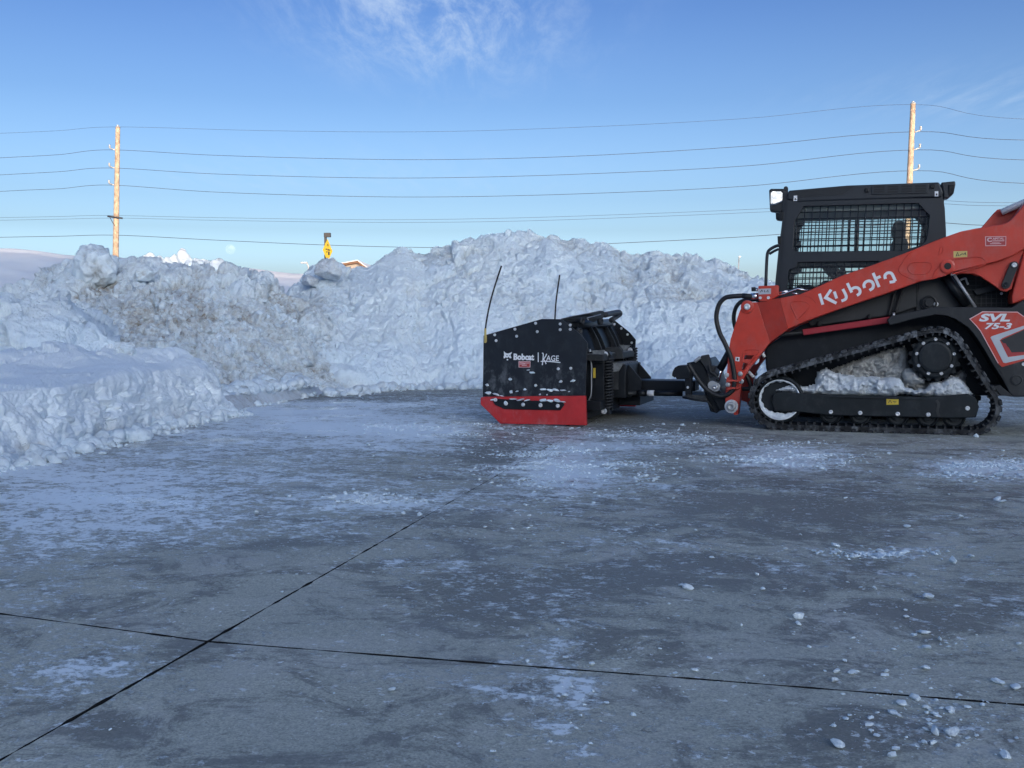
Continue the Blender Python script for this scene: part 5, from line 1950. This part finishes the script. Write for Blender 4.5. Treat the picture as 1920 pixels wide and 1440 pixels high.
TW0, TW1 = 0.0, 0.32
NB = 220
V, Fc = [], []
for k in range(NB):
    (x, z), an = on_belt(tot * k / NB)
    nx_, nz_ = math.sin(an), -math.cos(an)
    wob = 0.0016 * math.sin(k * 2.7)
    for off_, y in ((0.0, TW0 + 0.012), (0.0, TW1 - 0.012), (-0.034, TW1 - 0.006), (-0.034, TW0 + 0.004)):
        V.append((x + nx_ * (off_ + wob), y, z + nz_ * (off_ + wob)))
for k in range(NB):
    a, b = k * 4, ((k + 1) % NB) * 4
    for q in range(4):
        q2 = (q + 1) % 4
        Fc.append((a + q, b + q, b + q2, a + q2))
belt = mesh('belt', V, Fc, 'rubber', TR)


def lug_mesh(name, parts):
    V, Fc = join_geo([box_geo(*p) for p in parts])
    bm = bmesh.new()
    vs = [bm.verts.new(v) for v in V]
    for f in Fc:
        bm.faces.new([vs[i] for i in f])
    bmesh.ops.bevel(bm, geom=[e for e in bm.edges], offset=0.006, segments=1, affect='EDGES')
    me = bpy.data.meshes.new(name)
    bm.to_mesh(me)
    bm.free()
    me.materials.append(MATS['rubber'])
    return me


LA = lug_mesh('track_lug', [((-0.024, 0.0, -0.010), (0.024, 0.15, 0.016)), ((-0.004, 0.168, -0.010), (0.036, 0.30, 0.014))])
LB = lug_mesh('track_lug', [((-0.032, 0.008, -0.010), (0.014, 0.13, 0.014)), ((-0.024, 0.15, -0.010), (0.020, 0.31, 0.016))])
LC = bpy.data.meshes.new('drive_lug')
vv_, ff_ = box_geo((-0.006, 0.010, -0.056), (0.006, 0.19, -0.03))
LC.from_pydata(vv_, [], ff_)
LC.materials.append(MATS['black_dusty'])
NL = 74
of = OFF[TR.name]
for k in range(NL):
    (x, z), an = on_belt(tot * (k + 0.5) / NL)
    for me, nm in ((LA if k % 2 else LB, 'track_lug'), (LC, 'drive_lug')):
        o = bpy.data.objects.new(nm, me)
        COL.objects.link(o)
        o.parent = TR
        o.location = (x - of[0], TW0 - of[1], z - of[2])
        # local x along the belt, local z outwards
        o.rotation_euler = (0, -(an) + math.pi, 0)
und = plate('track_frame', PL([(1450, 738), (1462, 735), (1560, 741), (1735, 745), (1800, 740), (1815, 739), (1829, 746), (1836, 763), (1830, 783), (1790, 784), (1560, 779), (1505, 773), (1452, 770), (1447, 755)], 0.055), 0.22, 'frame_black', TR, bev=0.010)
plate('frame_rib', PL([(1558, 742.5), (1735, 746), (1735, 749.5), (1558, 746)], 0.045), 0.02, 'frame_black', und, bev=0.003)
ys_ = plate('sticker', ZL('C', [(474, 1056), (580, 1056), (580, 1108), (474, 1110)], 0.0535), 0.002, 'yellow_decal', und, bev=0)
for q in ([(490, 1095), (505, 1070), (520, 1095)], [(530, 1080), (560, 1085), (540, 1095)]):
    ribbon('print_mark', ZL('C', q, 0.0525), 0.005, 0.001, 'dark_decal', ys_)
for q in ((245, 1180), (572, 1190), (838, 1195), (1180, 1140)):
    bolt(und, ZL('C', [q], 0.053)[0], 0.0175)
for q in ((1525, 1212),):
    bolt(und, ZL('B', [q], 0.053)[0], 0.0165)
ribbon('weld', catmull(ZL('C', [(912, 1070), (930, 1110), (918, 1160), (935, 1215)], 0.054), 4), 0.02, 0.004, 'black_dusty', und)
for px in (1557, 1613, 1683, 1740, 1790):
    p_ = L(px, 780, 0.06)
    w = disc('roller', (p_.x, 0.10, 0.135), [(0.05, -0.16), (0.085, -0.15), (0.088, -0.02), (0.082, 0.0), (0.072, 0.005), (0.066, -0.01), (0.04, -0.012), (0.036, 0.01), (0.012, 0.012)], 'frame_black', TR, 32)
# front idler: dark wheel with a snow-lined rim
idl = disc('idler', (ci.x, 0.08, 0.242), [(0.17, -0.18), (0.195, -0.16), (0.195, 0.0), (0.178, 0.012), (0.165, 0.004), (0.160, -0.03), (0.07, -0.03), (0.06, 0.01), (0.02, 0.015)], 'frame_black', TR, 48)
V, Fc = [], []
NS = 72
for k in range(NS):
    a = 2 * math.pi * k / NS
    wdt = 0.003 + 0.040 * max(0, math.sin(a * 1.0 + 3.3)) ** 2 + 0.005 * math.sin(a * 7) * math.sin(a * 3) + 0.004 * math.sin(a * 17)
    for r_, y in ((0.166, 0.064), (0.158, 0.060), (0.158 - wdt, 0.068), (0.158 - wdt - 0.006, 0.10)):
        V.append((ci.x + r_ * math.cos(a), y, 0.242 + r_ * math.sin(a)))
for k in range(NS):
    a, b = k * 4, ((k + 1) % NS) * 4
    for q in range(3):
        Fc.append((a + q, b + q, b + q + 1, a + q + 1))
mesh('rim_snow', V, Fc, 'snow_grey', idl, True)
# drive sprocket
sp_ = disc('sprocket', (cs.x, 0.07, cs.z), [(0.05, -0.2), (0.150, -0.19), (0.162, -0.02), (0.162, 0.0), (0.150, 0.006), (0.128, 0.006), (0.122, 0.018), (0.118, 0.03), (0.100, 0.034), (0.01, 0.034)], 'frame_black', TR, 48)
gp = []
for k in range(17 * 4):
    a = 2 * math.pi * k / (17 * 4)
    r_ = 0.196 if k % 4 in (0, 1) else 0.170
    gp.append(Vector((cs.x + r_ * math.cos(a), 0.09, cs.z + r_ * math.sin(a))))
plate('tooth_ring', gp, 0.06, 'frame_black', sp_, bev=0.004)
for k in range(9):
    a = 2 * math.pi * (k + 0.25) / 9
    bolt(sp_, (cs.x + 0.137 * math.cos(a), 0.066, cs.z + 0.137 * math.sin(a)), 0.0135)
far_track = copy_far(TR, LD)

# ---- snow packed into the track frame
def packed(name, outline, c0, bulge, mat, label, seed, cell=0.008):
    P = PL(outline, c0)
    poly = [(p.x, p.z) for p in P]
    x0, x1 = min(p[0] for p in poly), max(p[0] for p in poly)
    z0, z1 = min(p[1] for p in poly), max(p[1] for p in poly)
    nx, nz = int((x1 - x0) / cell) + 1, int((z1 - z0) / cell) + 1
    idx = {}
    V, Q = [], []
    ins = np.zeros((nz + 1, nx + 1), bool)
    for j in range(nz + 1):
        for i in range(nx + 1):
            ins[j, i] = inside((x0 + i * cell + 1e-5, z0 + j * cell + 1e-5), poly)
    # distance to the edge in cells
    dist = np.zeros(ins.shape)
    cur = ins.copy()
    for k in range(16):
        dist[cur] = k + 1
        nxt = cur.copy()
        nxt[1:] &= cur[:-1]
        nxt[:-1] &= cur[1:]
        nxt[:, 1:] &= cur[:, :-1]
        nxt[:, :-1] &= cur[:, 1:]
        nxt[0] = nxt[-1] = False
        nxt[:, 0] = nxt[:, -1] = False
        cur = nxt
    for j in range(nz + 1):
        for i in range(nx + 1):
            if ins[j, i]:
                idx[j, i] = len(V)
                V.append((x0 + i * cell, dist[j, i], z0 + j * cell))
    V = np.array(V)
    e = V[:, 1].copy()
    q = np.stack([V[:, 0], V[:, 2], np.zeros(len(V))], 1)
    n_ = facets(q, 0.09, seed, 1.2) * 0.030 + lumps(q, 0.035, seed + 9) * 0.016 + facets(q, 0.018, seed + 4) * 0.008 + (fbm(q * 8, 3, seed + 3) - 0.5) * 0.07
    t = np.clip(e / 9.0, 0, 1)
    V[:, 1] = c0 + 0.12 - (0.12 + bulge) * np.sqrt(np.maximum(1 - (1 - t) ** 2, 0)) - n_ * t
    V[:, 0] += (fbm(q * 30, 2, seed + 5) - 0.5) * 0.02
    V[:, 2] += (fbm(q * 30 + 9, 2, seed + 6) - 0.5) * 0.02
    for (j, i), a in idx.items():
        if (j + 1, i) in idx and (j, i + 1) in idx and (j + 1, i + 1) in idx:
            Q.append((a, idx[j, i + 1], idx[j + 1, i + 1], idx[j + 1, i]))
    e_ = frame_loc = frame_at('tmp', 0, 0)
    loc, rot = e_.location.copy(), e_.rotation_euler.copy()
    bpy.data.objects.remove(e_)
    ctr = V.mean(0)
    o = big_mesh(name, V - ctr, np.array(Q), mat, None, {'dirt': np.clip(0.25 + (fbm(q * 5, 3, seed + 8) - 0.5), 0, 1)})
    w = MO + MU * ctr[0] + MV_ * ctr[1]
    o.location = (w.x, w.y, ctr[2])
    o.rotation_euler = (0, 0, -YAW)
    tag(o, label, 'packed snow')
    return o


packed('packed_snow', [(1449, 738), (1452, 727), (1470, 722), (1484, 717), (1500, 722), (1511, 725), (1528, 720), (1530, 698), (1540, 692), (1552, 689), (1566, 698), (1588, 702), (1612, 706), (1635, 705), (1663, 708), (1687, 708), (1700, 725), (1716, 729), (1734, 727), (1746, 716), (1765, 714), (1784, 704), (1797, 706), (1808, 716), (1820, 727), (1828, 741), (1810, 746), (1735, 747), (1690, 740), (1676, 746), (1640, 746), (1560, 743)],
       0.12, 0.05, 'snow_grey', 'pale crumbly snow heaped along the track frame beam', 900)
packed('packed_snow', [(1545, 702), (1562, 690), (1600, 676), (1640, 661), (1680, 650), (1698, 646), (1704, 660), (1706, 690), (1716, 706), (1738, 716), (1770, 718), (1790, 700), (1806, 690), (1815, 704), (1812, 735), (1560, 740)],
       0.24, 0.03, 'snow_packed', 'brownish packed snow filling the hollow behind the track frame beam', 950)
packed('packed_snow', [(1688, 700), (1697, 690), (1712, 690), (1726, 700), (1737, 711), (1734, 722), (1712, 724), (1694, 716)], 0.14, 0.03, 'snow_packed', 'grimy snow lump wedged below the drive sprocket', 980)

# ---- quick attach plate carrying the pusher
qa = empty('quick_attach', (0, 0, 0))
qa.parent = LD
OFF[qa.name] = OFF[LD.name]
qp = plate('mount_plate', ZL('B', [(225, 772), (345, 745), (400, 820), (440, 960), (522, 1195), (500, 1225), (440, 1208), (380, 1010), (300, 900)], 0.28), 0, 'black_paint', qa, bev=0.008, back=2 * HALF - 0.28)
plate('hook', ZL('B', [(95, 885), (100, 850), (120, 812), (150, 795), (232, 790), (262, 850), (260, 915), (135, 918), (128, 895), (118, 905)], 0.27), 0.20, 'black_paint', qa, bev=0.012)
plate('bracket', ZL('B', [(340, 742), (358, 705), (415, 695), (432, 742), (445, 790), (492, 800), (470, 850), (500, 880), (440, 905), (380, 790)], 0.24), 0.10, 'black_dusty', qa, bev=0.008)
plate('pivot_plate', capsule(*ZL('B', [(458, 972), (488, 988)], 0.19), 0.038), 0.03, 'galvanised', qa, bev=0.004)
bolt(qa, ZL('B', [(486, 988)], 0.188)[0], 0.022, 'steel', 'pin')
plate('lower_link', ZL('B', [(455, 1010), (530, 1020), (600, 1120), (600, 1190), (520, 1200), (470, 1090)], 0.24), 0.08, 'black_paint', qa, bev=0.006)
tube('tilt_cylinder', ZL('B', [(620, 660), (528, 830)], 0.27), 0.032, 'black_paint', qa, 16)
tube('cylinder_rod', ZL('B', [(545, 800), (508, 935)], 0.27), 0.017, 'chrome', qa, 14)
tube('lock_lever', catmull(ZL('B', [(430, 790), (445, 850), (480, 870), (500, 900)], 0.22), 4), 0.012, 'black_dusty', qa, 8)
tube('lock_lever', catmull(ZL('B', [(300, 760), (330, 735), (350, 720)], 0.22), 4), 0.014, 'galvanised', qa, 8)
plate('foot_pad', ZL('B', [(185, 1072), (240, 1058), (395, 1060), (420, 1112), (300, 1095)], 0.22), 0.5, 'black_dusty', qa, bev=0.004)
tube('skid', ZL('B', [(190, 1078), (300, 1102), (420, 1118), (470, 1205)], 0.21), 0.010, 'black_paint', qa, 8)
plate('upright', ZL('B', [(210, 880), (275, 870), (270, 1062), (215, 1062)], 0.29), 0.07, 'black_paint', qa, bev=0.005)
bolt(qa, ZL('B', [(238, 990)], 0.285)[0], 0.012)
tube('return_hose', catmull(ZL('B', [(760, 870), (800, 960), (790, 1000), (730, 1005)], 0.36), 5), 0.018, 'rubber_hose', qa, 10)
tube('wash_line', ZL('B', [(785, 850), (830, 900)], 0.34), 0.014, 'white_decal', qa, 8)
tube('wash_line', ZL('B', [(895, 660), (930, 720)], 0.34), 0.014, 'white_decal', qa, 8)

# ================================================================== the snow pusher
CP = -0.20
CQ = 2 * HALF + 0.20
PU = frame_at('snow_pusher', -2.7, HALF)
tag(PU, 'black box snow pusher with red wear shoes and two marker whips', 'snow pusher')
pl_px = Zp('D', [(112, 632), (575, 500), (735, 502), (880, 620), (938, 690), (930, 900), (921, 1112), (500, 1114), (106, 1118)])
npl = PL(pl_px, CP)
near = plate('end_plate', npl, 0.012, 'plate_black', PU, bev=0.003)
sh_px = Zp('D', [(88, 1124), (120, 1119), (920, 1111), (928, 1346), (245, 1332), (88, 1178)])
shoe = plate('wear_shoe', PL(sh_px, CP - 0.035), 0.047, 'shoe_red', PU, bev=0.005)
ins = plate('shoe_insert', ZL('D', [(175, 1130), (350, 1142), (742, 1160), (756, 1180), (722, 1226), (278, 1216), (202, 1182)], CP - 0.045), 0.02, 'black_paint', shoe, bev=0.004)
for q in ((208, 1142), (292, 1172), (428, 1180), (566, 1186), (703, 1190)):
    bolt(ins, ZL('D', [q], CP - 0.045)[0], 0.017)
for q in ((527, 534), (722, 540), (802, 549), (363, 581), (540, 601), (722, 585), (802, 582), (202, 626), (376, 637), (213, 672), (706, 896), (806, 892), (728, 996), (826, 990), (323, 978), (527, 1028), (142, 1024)):
    bolt(near, ZL('D', [q], CP - 0.001)[0], 0.0125)
# marks printed on the plate
cc = CP - 0.0015
logo = plate('emblem', ZL('K', [(186, 232), (215, 268), (262, 290), (300, 290), (345, 272), (384, 252), (372, 290), (350, 318), (352, 345), (372, 400), (345, 408), (318, 398), (306, 368), (282, 392), (252, 398), (236, 378), (214, 402), (188, 412), (182, 372), (196, 330), (190, 290)], cc), 0.0015, 'white_decal', near, bev=0)
for q in ([(248, 326), (282, 340), (270, 352), (246, 342)], [(318, 340), (338, 326), (336, 344), (322, 352)]):
    plate('emblem_eye', ZL('K', q, cc - 0.001), 0.0008, 'black_paint', logo, bev=0)
plate('emblem_chin', ZL('K', [(255, 428), (272, 420), (292, 428), (294, 450), (274, 460), (256, 450)], cc), 0.0015, 'white_decal', near, bev=0)
text_on('lettering', 'Bobcat', ZL('K', [(422, 448), (918, 458), (424, 292)], CP), 'white_decal', near, 0.05)
ribbon('divider', ZL('K', [(1014, 268), (1014, 498)], CP), 0.0075, 0.002, 'white_decal', near)
text_on('lettering', 'AGE', ZL('K', [(1205, 468), (1508, 474), (1210, 335)], CP), 'white_decal', near, 0.012)
for q in ([(1105, 280), (1135, 300), (1130, 400), (1112, 570)], [(1215, 300), (1190, 360), (1140, 430)], [(1140, 430), (1170, 470), (1205, 545)], [(1075, 482), (1200, 478), (1400, 492), (1545, 508)]):
    ribbon('letter_stroke', catmull(ZL('K', q, CP), 4), 0.0085, 0.002, 'white_decal', near)
stk = plate('sticker', ZL('K', [(542, 478), (826, 480), (824, 626), (542, 628)], cc), 0.0015, 'pink_decal', near, bev=0)
plate('sticker_field', ZL('K', [(560, 492), (812, 494), (808, 614), (558, 614)], cc - 0.001), 0.0008, 'red_decal', stk, bev=0)
for q in ([(570, 510), (690, 522), (800, 520)], [(570, 545), (700, 540)], [(620, 575), (740, 570)]):
    ribbon('print_line', ZL('K', q, cc - 0.0012), 0.006, 0.0008, 'pink_decal', stk)

# far end plate
dc = CQ - CP
far = plate('end_plate', [Vector((p.x, CQ, p.z)) for p in npl], -0.012, 'black_paint', PU, bev=0.003)
fs_ = PL(sh_px, CP - 0.035)
plate('wear_shoe', [Vector((p.x, CQ - 0.006, p.z)) for p in fs_], 0.047, 'shoe_red', PU, bev=0.005)
for q in ((860, 640), (900, 720), (800, 580), (735, 540)):
    p_ = ZL('D', [q], CP)[0]
    bolt(far, (p_.x, CQ - 0.013, p_.z), 0.0125)

# moldboard: curved sheet between the plates, ribs on its back
prof = [(-2.46, 0.030), (-2.415, 0.14), (-2.385, 0.28), (-2.375, 0.42), (-2.39, 0.56), (-2.43, 0.70), (-2.49, 0.82), (-2.52, 0.862)]
pc = catmull([Vector((a, 0, z)) for a, z in prof], 5)
V, Fc = [], []
for p in pc:
    for c_, off_ in ((CP + 0.013, 0), (CQ - 0.013, 0), (CQ - 0.013, -0.014), (CP + 0.013, -0.014)):
        V.append((p.x + off_, c_, p.z))
for i in range(len(pc) - 1):
    a, b = i * 4, (i + 1) * 4
    for q in range(4):
        q2 = (q + 1) % 4
        Fc.append((a + q, a + q2, b + q2, b + q))
Fc += [(0, 1, 2, 3), tuple(reversed([len(V) - 4 + k for k in range(4)]))]
mb = mesh('moldboard', V, Fc, 'black_paint', PU, True)
box('cutting_edge', (-2.475, CP + 0.02, 0.002), (-2.445, CQ - 0.02, 0.13), 'black_dusty', PU, 0.003)
for c_ in (0.12, 0.62, 0.80, 1.28, 1.44):
    up = [p for p in pc if p.z > 0.12]
    out = [Vector((p.x + 0.001, c_, p.z)) for p in up]
    out2 = [Vector((p.x + 0.075 - 0.03 * (p.z / 0.86), c_, p.z)) for p in reversed(up)]
    plate('rib', out + out2, 0.014, 'black_paint', mb, bev=0.002)
for c_, z in ((0.35, 0.62), (0.42, 0.56), (0.95, 0.66), (1.08, 0.60), (0.2, 0.70), (0.05, 0.76)):
    k = min(pc, key=lambda p: abs(p.z - z))
    o = bolt(mb, (k.x + 0.004, c_, z), 0.019)
    o.rotation_euler = (0, 0, R(90))
# spill guard leaning back over the top edge
sgd = ZL('J', [(-160, 186, -0.17), (-165, 178, -0.17), (-60, 152, -0.10), (0, 140, -0.02), (150, 112, 0.25), (290, 82, 0.55), (325, 86, 0.62), (342, 108, 0.64), (318, 165, 0.60), (210, 214, 0.40), (120, 185, 0.20), (0, 205, -0.02), (-60, 206, -0.1)], 0.2)
V = [tuple(p) for p in sgd] + [(p.x - 0.012, p.y + 0.01, p.z + 0.004) for p in sgd]
m = len(sgd)
Fc = [tuple(range(m)), tuple(range(2 * m - 1, m - 1, -1))] + [(k, m + k, m + (k + 1) % m, (k + 1) % m) for k in range(m)]
mesh('spill_guard', V, Fc, 'side_grey', PU)
tube('guard_loop', catmull(ZL('J', [(335, 128, 0.75), (470, 100, 1.2), (505, 98, 1.32), (512, 120, 1.34), (450, 165, 1.22), (415, 190, 1.1)], 1.0), 6), 0.026, 'side_grey', PU, 10)
tube('guard_seam', ZL('J', [(148, 190, 0.2), (128, 165, 0.2), (290, 122, 0.5)], 0.2), 0.005, 'galvanised', PU, 6)
for q in ((50, 200, 0.0), (18, 320, -0.08), (268, 205, 0.45)):
    p_ = ZL('J', [q], 0)[0]
    V, Fc = lathe_geo([(0.030, 0), (0.032, 0.03), (0.02, 0.034), (0.018, 0.02), (0.008, 0.02)], p_, (1, -0.3, 0), 18)
    mesh('trip_pin', V, Fc, 'black_dusty', PU, True)
tube('trip_tube', [(-2.50, CP + 0.02, 0.85), (-2.50, CQ - 0.3, 0.87)], 0.045, 'black_paint', PU, 14)
# carrying frame behind the moldboard
box('frame_beam', (-2.36, 0.02, 0.545), (-2.20, 1.35, 0.60), 'black_dusty', PU, 0.006)
box('frame_dust', (-2.35, 0.06, 0.6005), (-2.21, 1.30, 0.606), 'dusty_grey', PU, 0.002)
box('frame_beam', (-2.36, 0.02, 0.12), (-2.22, 1.65, 0.20), 'black_paint', PU, 0.006)
box('tower', (-2.34, 0.48, 0.20), (-2.10, 1.18, 0.50), 'black_paint', PU, 0.008)
box('tower_cap', (-2.33, 0.50, 0.5005), (-2.12, 1.15, 0.512), 'dusty_grey', PU, 0.003)
plate('gusset', [Vector((-2.10, 0.60, 0.50)), Vector((-1.98, 0.60, 0.36)), Vector((-1.98, 0.60, 0.24)), Vector((-2.10, 0.60, 0.20))], 0.014, 'black_paint', PU, bev=0.002)
plate('gusset', [Vector((-2.10, 1.07, 0.50)), Vector((-1.98, 1.07, 0.36)), Vector((-1.98, 1.07, 0.24)), Vector((-2.10, 1.07, 0.20))], 0.014, 'black_paint', PU, bev=0.002)
plate('stiffener', ZL('J', [(185, 545), (335, 540), (320, 600), (240, 620), (205, 605)], 0.10), 0.02, 'dusty_grey', PU, bev=0.003)
plate('stiffener', ZL('J', [(205, 625), (330, 615), (330, 690), (195, 700)], 0.11), 0.02, 'black_dusty', PU, bev=0.003)
plate('stiffener', ZL('J', [(340, 512), (500, 500), (545, 540), (550, 640), (440, 640), (345, 570)], 0.55), 0.03, 'black_dusty', PU, bev=0.003)
plate('stiffener', ZL('J', [(512, 480), (640, 485), (570, 560)], 1.35), 0.02, 'dusty_grey', PU, bev=0.003)
plate('stiffener', ZL('J', [(418, 705), (545, 712), (500, 790), (415, 800)], 0.45), 0.02, 'dusty_grey', PU, bev=0.003)
plate('upright', ZL('J', [(412, 760), (500, 790), (495, 1005), (410, 1010)], 0.47), 0.05, 'black_dusty', PU, bev=0.004)
plate('sticker', ZL('J', [(203, 752), (229, 752), (229, 868), (201, 868)], 0.08), 0.003, 'yellow_decal', PU, bev=0)
plate('side_panel', ZL('J', [(135, 560), (215, 560), (330, 690), (330, 1240), (135, 1200)], 0.13), 0.02, 'black_paint', PU, bev=0.003)
tube('cable', catmull(ZL('J', [(150, 640), (180, 700), (182, 850), (178, 1050), (150, 1130)], 0.06), 5), 0.006, 'galvanised', PU, 6)
box('foot', (-2.28, 0.75, 0.115), (-2.02, 1.45, 0.20), 'black_paint', PU, 0.006)
for q in (0.85, 1.15):
    pass


def spring(c_, a_, z0, z1, r_, turns, nm='coil_spring'):
    pts = []
    n_ = turns * 14
    for k in range(n_ + 1):
        t = k / n_
        an = 2 * math.pi * turns * t
        pts.append((a_ + r_ * math.cos(an), c_ + r_ * math.sin(an), z0 + (z1 - z0) * t))
    s = tube(nm, pts, 0.0095, 'black_dusty', PU, 6)
    tube('spring_rod', [(a_, c_, z0 - 0.03), (a_, c_, z1 + 0.04)], 0.014, 'black_paint', s, 8)
    return s


ps, pe = ZL('J', [(378, 610), (378, 1240)], 0.25)
spring(0.25, ps.x, max(pe.z, 0.075), ps.z - 0.02, 0.040, 17)
bolt(PU, ZL('J', [(340, 596)], 0.20)[0], 0.030)
plate('clevis', ZL('J', [(318, 575), (390, 560), (410, 600), (395, 635), (330, 635)], 0.215), 0.07, 'black_paint', PU, bev=0.005)
bolt(PU, ZL('J', [(330, 1258)], 0.20)[0], 0.027)
plate('clevis', ZL('J', [(305, 1215), (395, 1215), (400, 1300), (310, 1290)], 0.215), 0.07, 'black_paint', PU, bev=0.005)
ps2, pe2 = ZL('J', [(668, 520), (668, 800)], 1.55)
spring(1.55, ps2.x, pe2.z, ps2.z, 0.040, 9)
bolt(PU, ZL('J', [(636, 540)], 1.48)[0], 0.024)
plate('clevis', ZL('J', [(560, 545), (660, 510), (700, 530), (690, 570), (580, 640)], 1.5), 0.06, 'black_paint', PU, bev=0.005)
plate('far_bracket', ZL('J', [(560, 640), (640, 700), (720, 860), (700, 900), (560, 880)], 1.2), 0.04, 'black_paint', PU, bev=0.005)
# push beam and angle cylinder to the loader
pb0 = ZL('J', [(630, 888)], 0.70)[0]
pb1 = ZL('J', [(1330, 1000)], 0.70)[0]
box('push_beam', (-2.10, 0.70, 0.255), (pb1.x + 0.05, 0.98, 0.352), 'black_paint', PU, 0.008)
cy = ZL('J', [(430, 1044), (720, 1048), (820, 1048), (1250, 1052)], 0.60)
tube('cylinder_rod', [cy[0], cy[1]], 0.017, 'black_dusty', PU, 12)
tube('cylinder_gland', [cy[1], cy[2]], 0.030, 'black_paint', PU, 14)
tube('angle_cylinder', [cy[2], cy[3]], 0.025, 'black_paint', PU, 14)
tube('cylinder_band', ZL('J', [(838, 1046), (918, 1047)], 0.60), 0.0265, 'white_decal', PU, 14)
# snow stuck on the plate and in the frame
def dab(q, c_, r_, sx, sz, k, label=None):
    p_ = ZL('D', [q], c_)[0]
    w = MO + MU * p_.x + MV_ * p_.y
    o = bpy.data.objects.new('stuck_snow', CLOD_ME[k % 6])
    COL.objects.link(o)
    o.location = (w.x, w.y, p_.z)
    o.scale = (r_ * sx, r_ * 0.6, r_ * sz)
    o.rotation_euler = (0, 0.3 * math.sin(k), -YAW)
    tag(o, 'small dab of white snow stuck on the pusher end plate', 'stuck snow', 'snow dabs stuck on the pusher end plate')


for k, (x, y, r_, sx, sz) in enumerate([(590, 1060, .016, 2.0, .7), (640, 1066, .018, 2.0, .8), (690, 1062, .017, 2.0, .9), (745, 1066, .015, 1.8, .8), (793, 1076, .010, 1, .8), (442, 1062, .014, 1, 1.2), (333, 1080, .016, 1, 1.1), (325, 980, .016, 1.2, .8),
                                        (142, 1024, .015, 1.3, .7), (528, 1030, .013, .9, 1.2), (727, 998, .013, 1.2, 1), (824, 992, .016, 1.5, .8), (708, 898, .012, 1.3, .7), (150, 1088, .020, 1.6, .9), (215, 1098, .020, 1.8, .7), (500, 925, .016, 1.5, 1.2), (470, 905, .010, 1.5, .7),
                                        (380, 1075, .011, 1.3, .8), (618, 1102, .008, 1, 1), (560, 1100, .010, 1, 1), (262, 1112, .012, 2, .6)]):
    dab((x, y), CP - 0.004, r_, sx, sz, k)
for k, (x, y, r_, sx, sz) in enumerate([(350, 1136, .016, 2.2, .7), (410, 1140, .018, 2, .7), (460, 1146, .014, 2, .7), (590, 1146, .020, 1.8, .8), (640, 1150, .018, 2, .8), (700, 1146, .024, 1.5, .9), (745, 1158, .014, 1.6, .7), (190, 1140, .016, 1.6, .8), (290, 1168, .018, .9, 1.4), (566, 1182, .016, .9, 1.2), (428, 1178, .014, 1, 1), (702, 1186, .016, .9, 1.2)]):
    dab((x, y), CP - 0.048, r_, sx, sz, k + 3)
# marker whips on the front corners
w1 = ZL('D', [(126, 680), (128, 580), (150, 440), (190, 280), (255, 78)], CP - 0.012)
tube('marker_whip', catmull(w1, 6), 0.0075, 'black_plastic', PU, 8)
tube('whip_base', ZL('D', [(126, 690), (127, 575)], CP - 0.012), 0.010, 'pale_yellow_decal', PU, 8)
plate('whip_clip', ZL('D', [(117, 630), (136, 630), (136, 682), (117, 682)], CP - 0.012), 0.012, 'pale_yellow_decal', PU, bev=0.002)
w2 = ZL('D', [(676, 640), (680, 500), (690, 350), (718, 150)], CQ - 0.02)
tube('marker_whip', catmull(w2, 6), 0.0085, 'black_plastic', PU, 8)
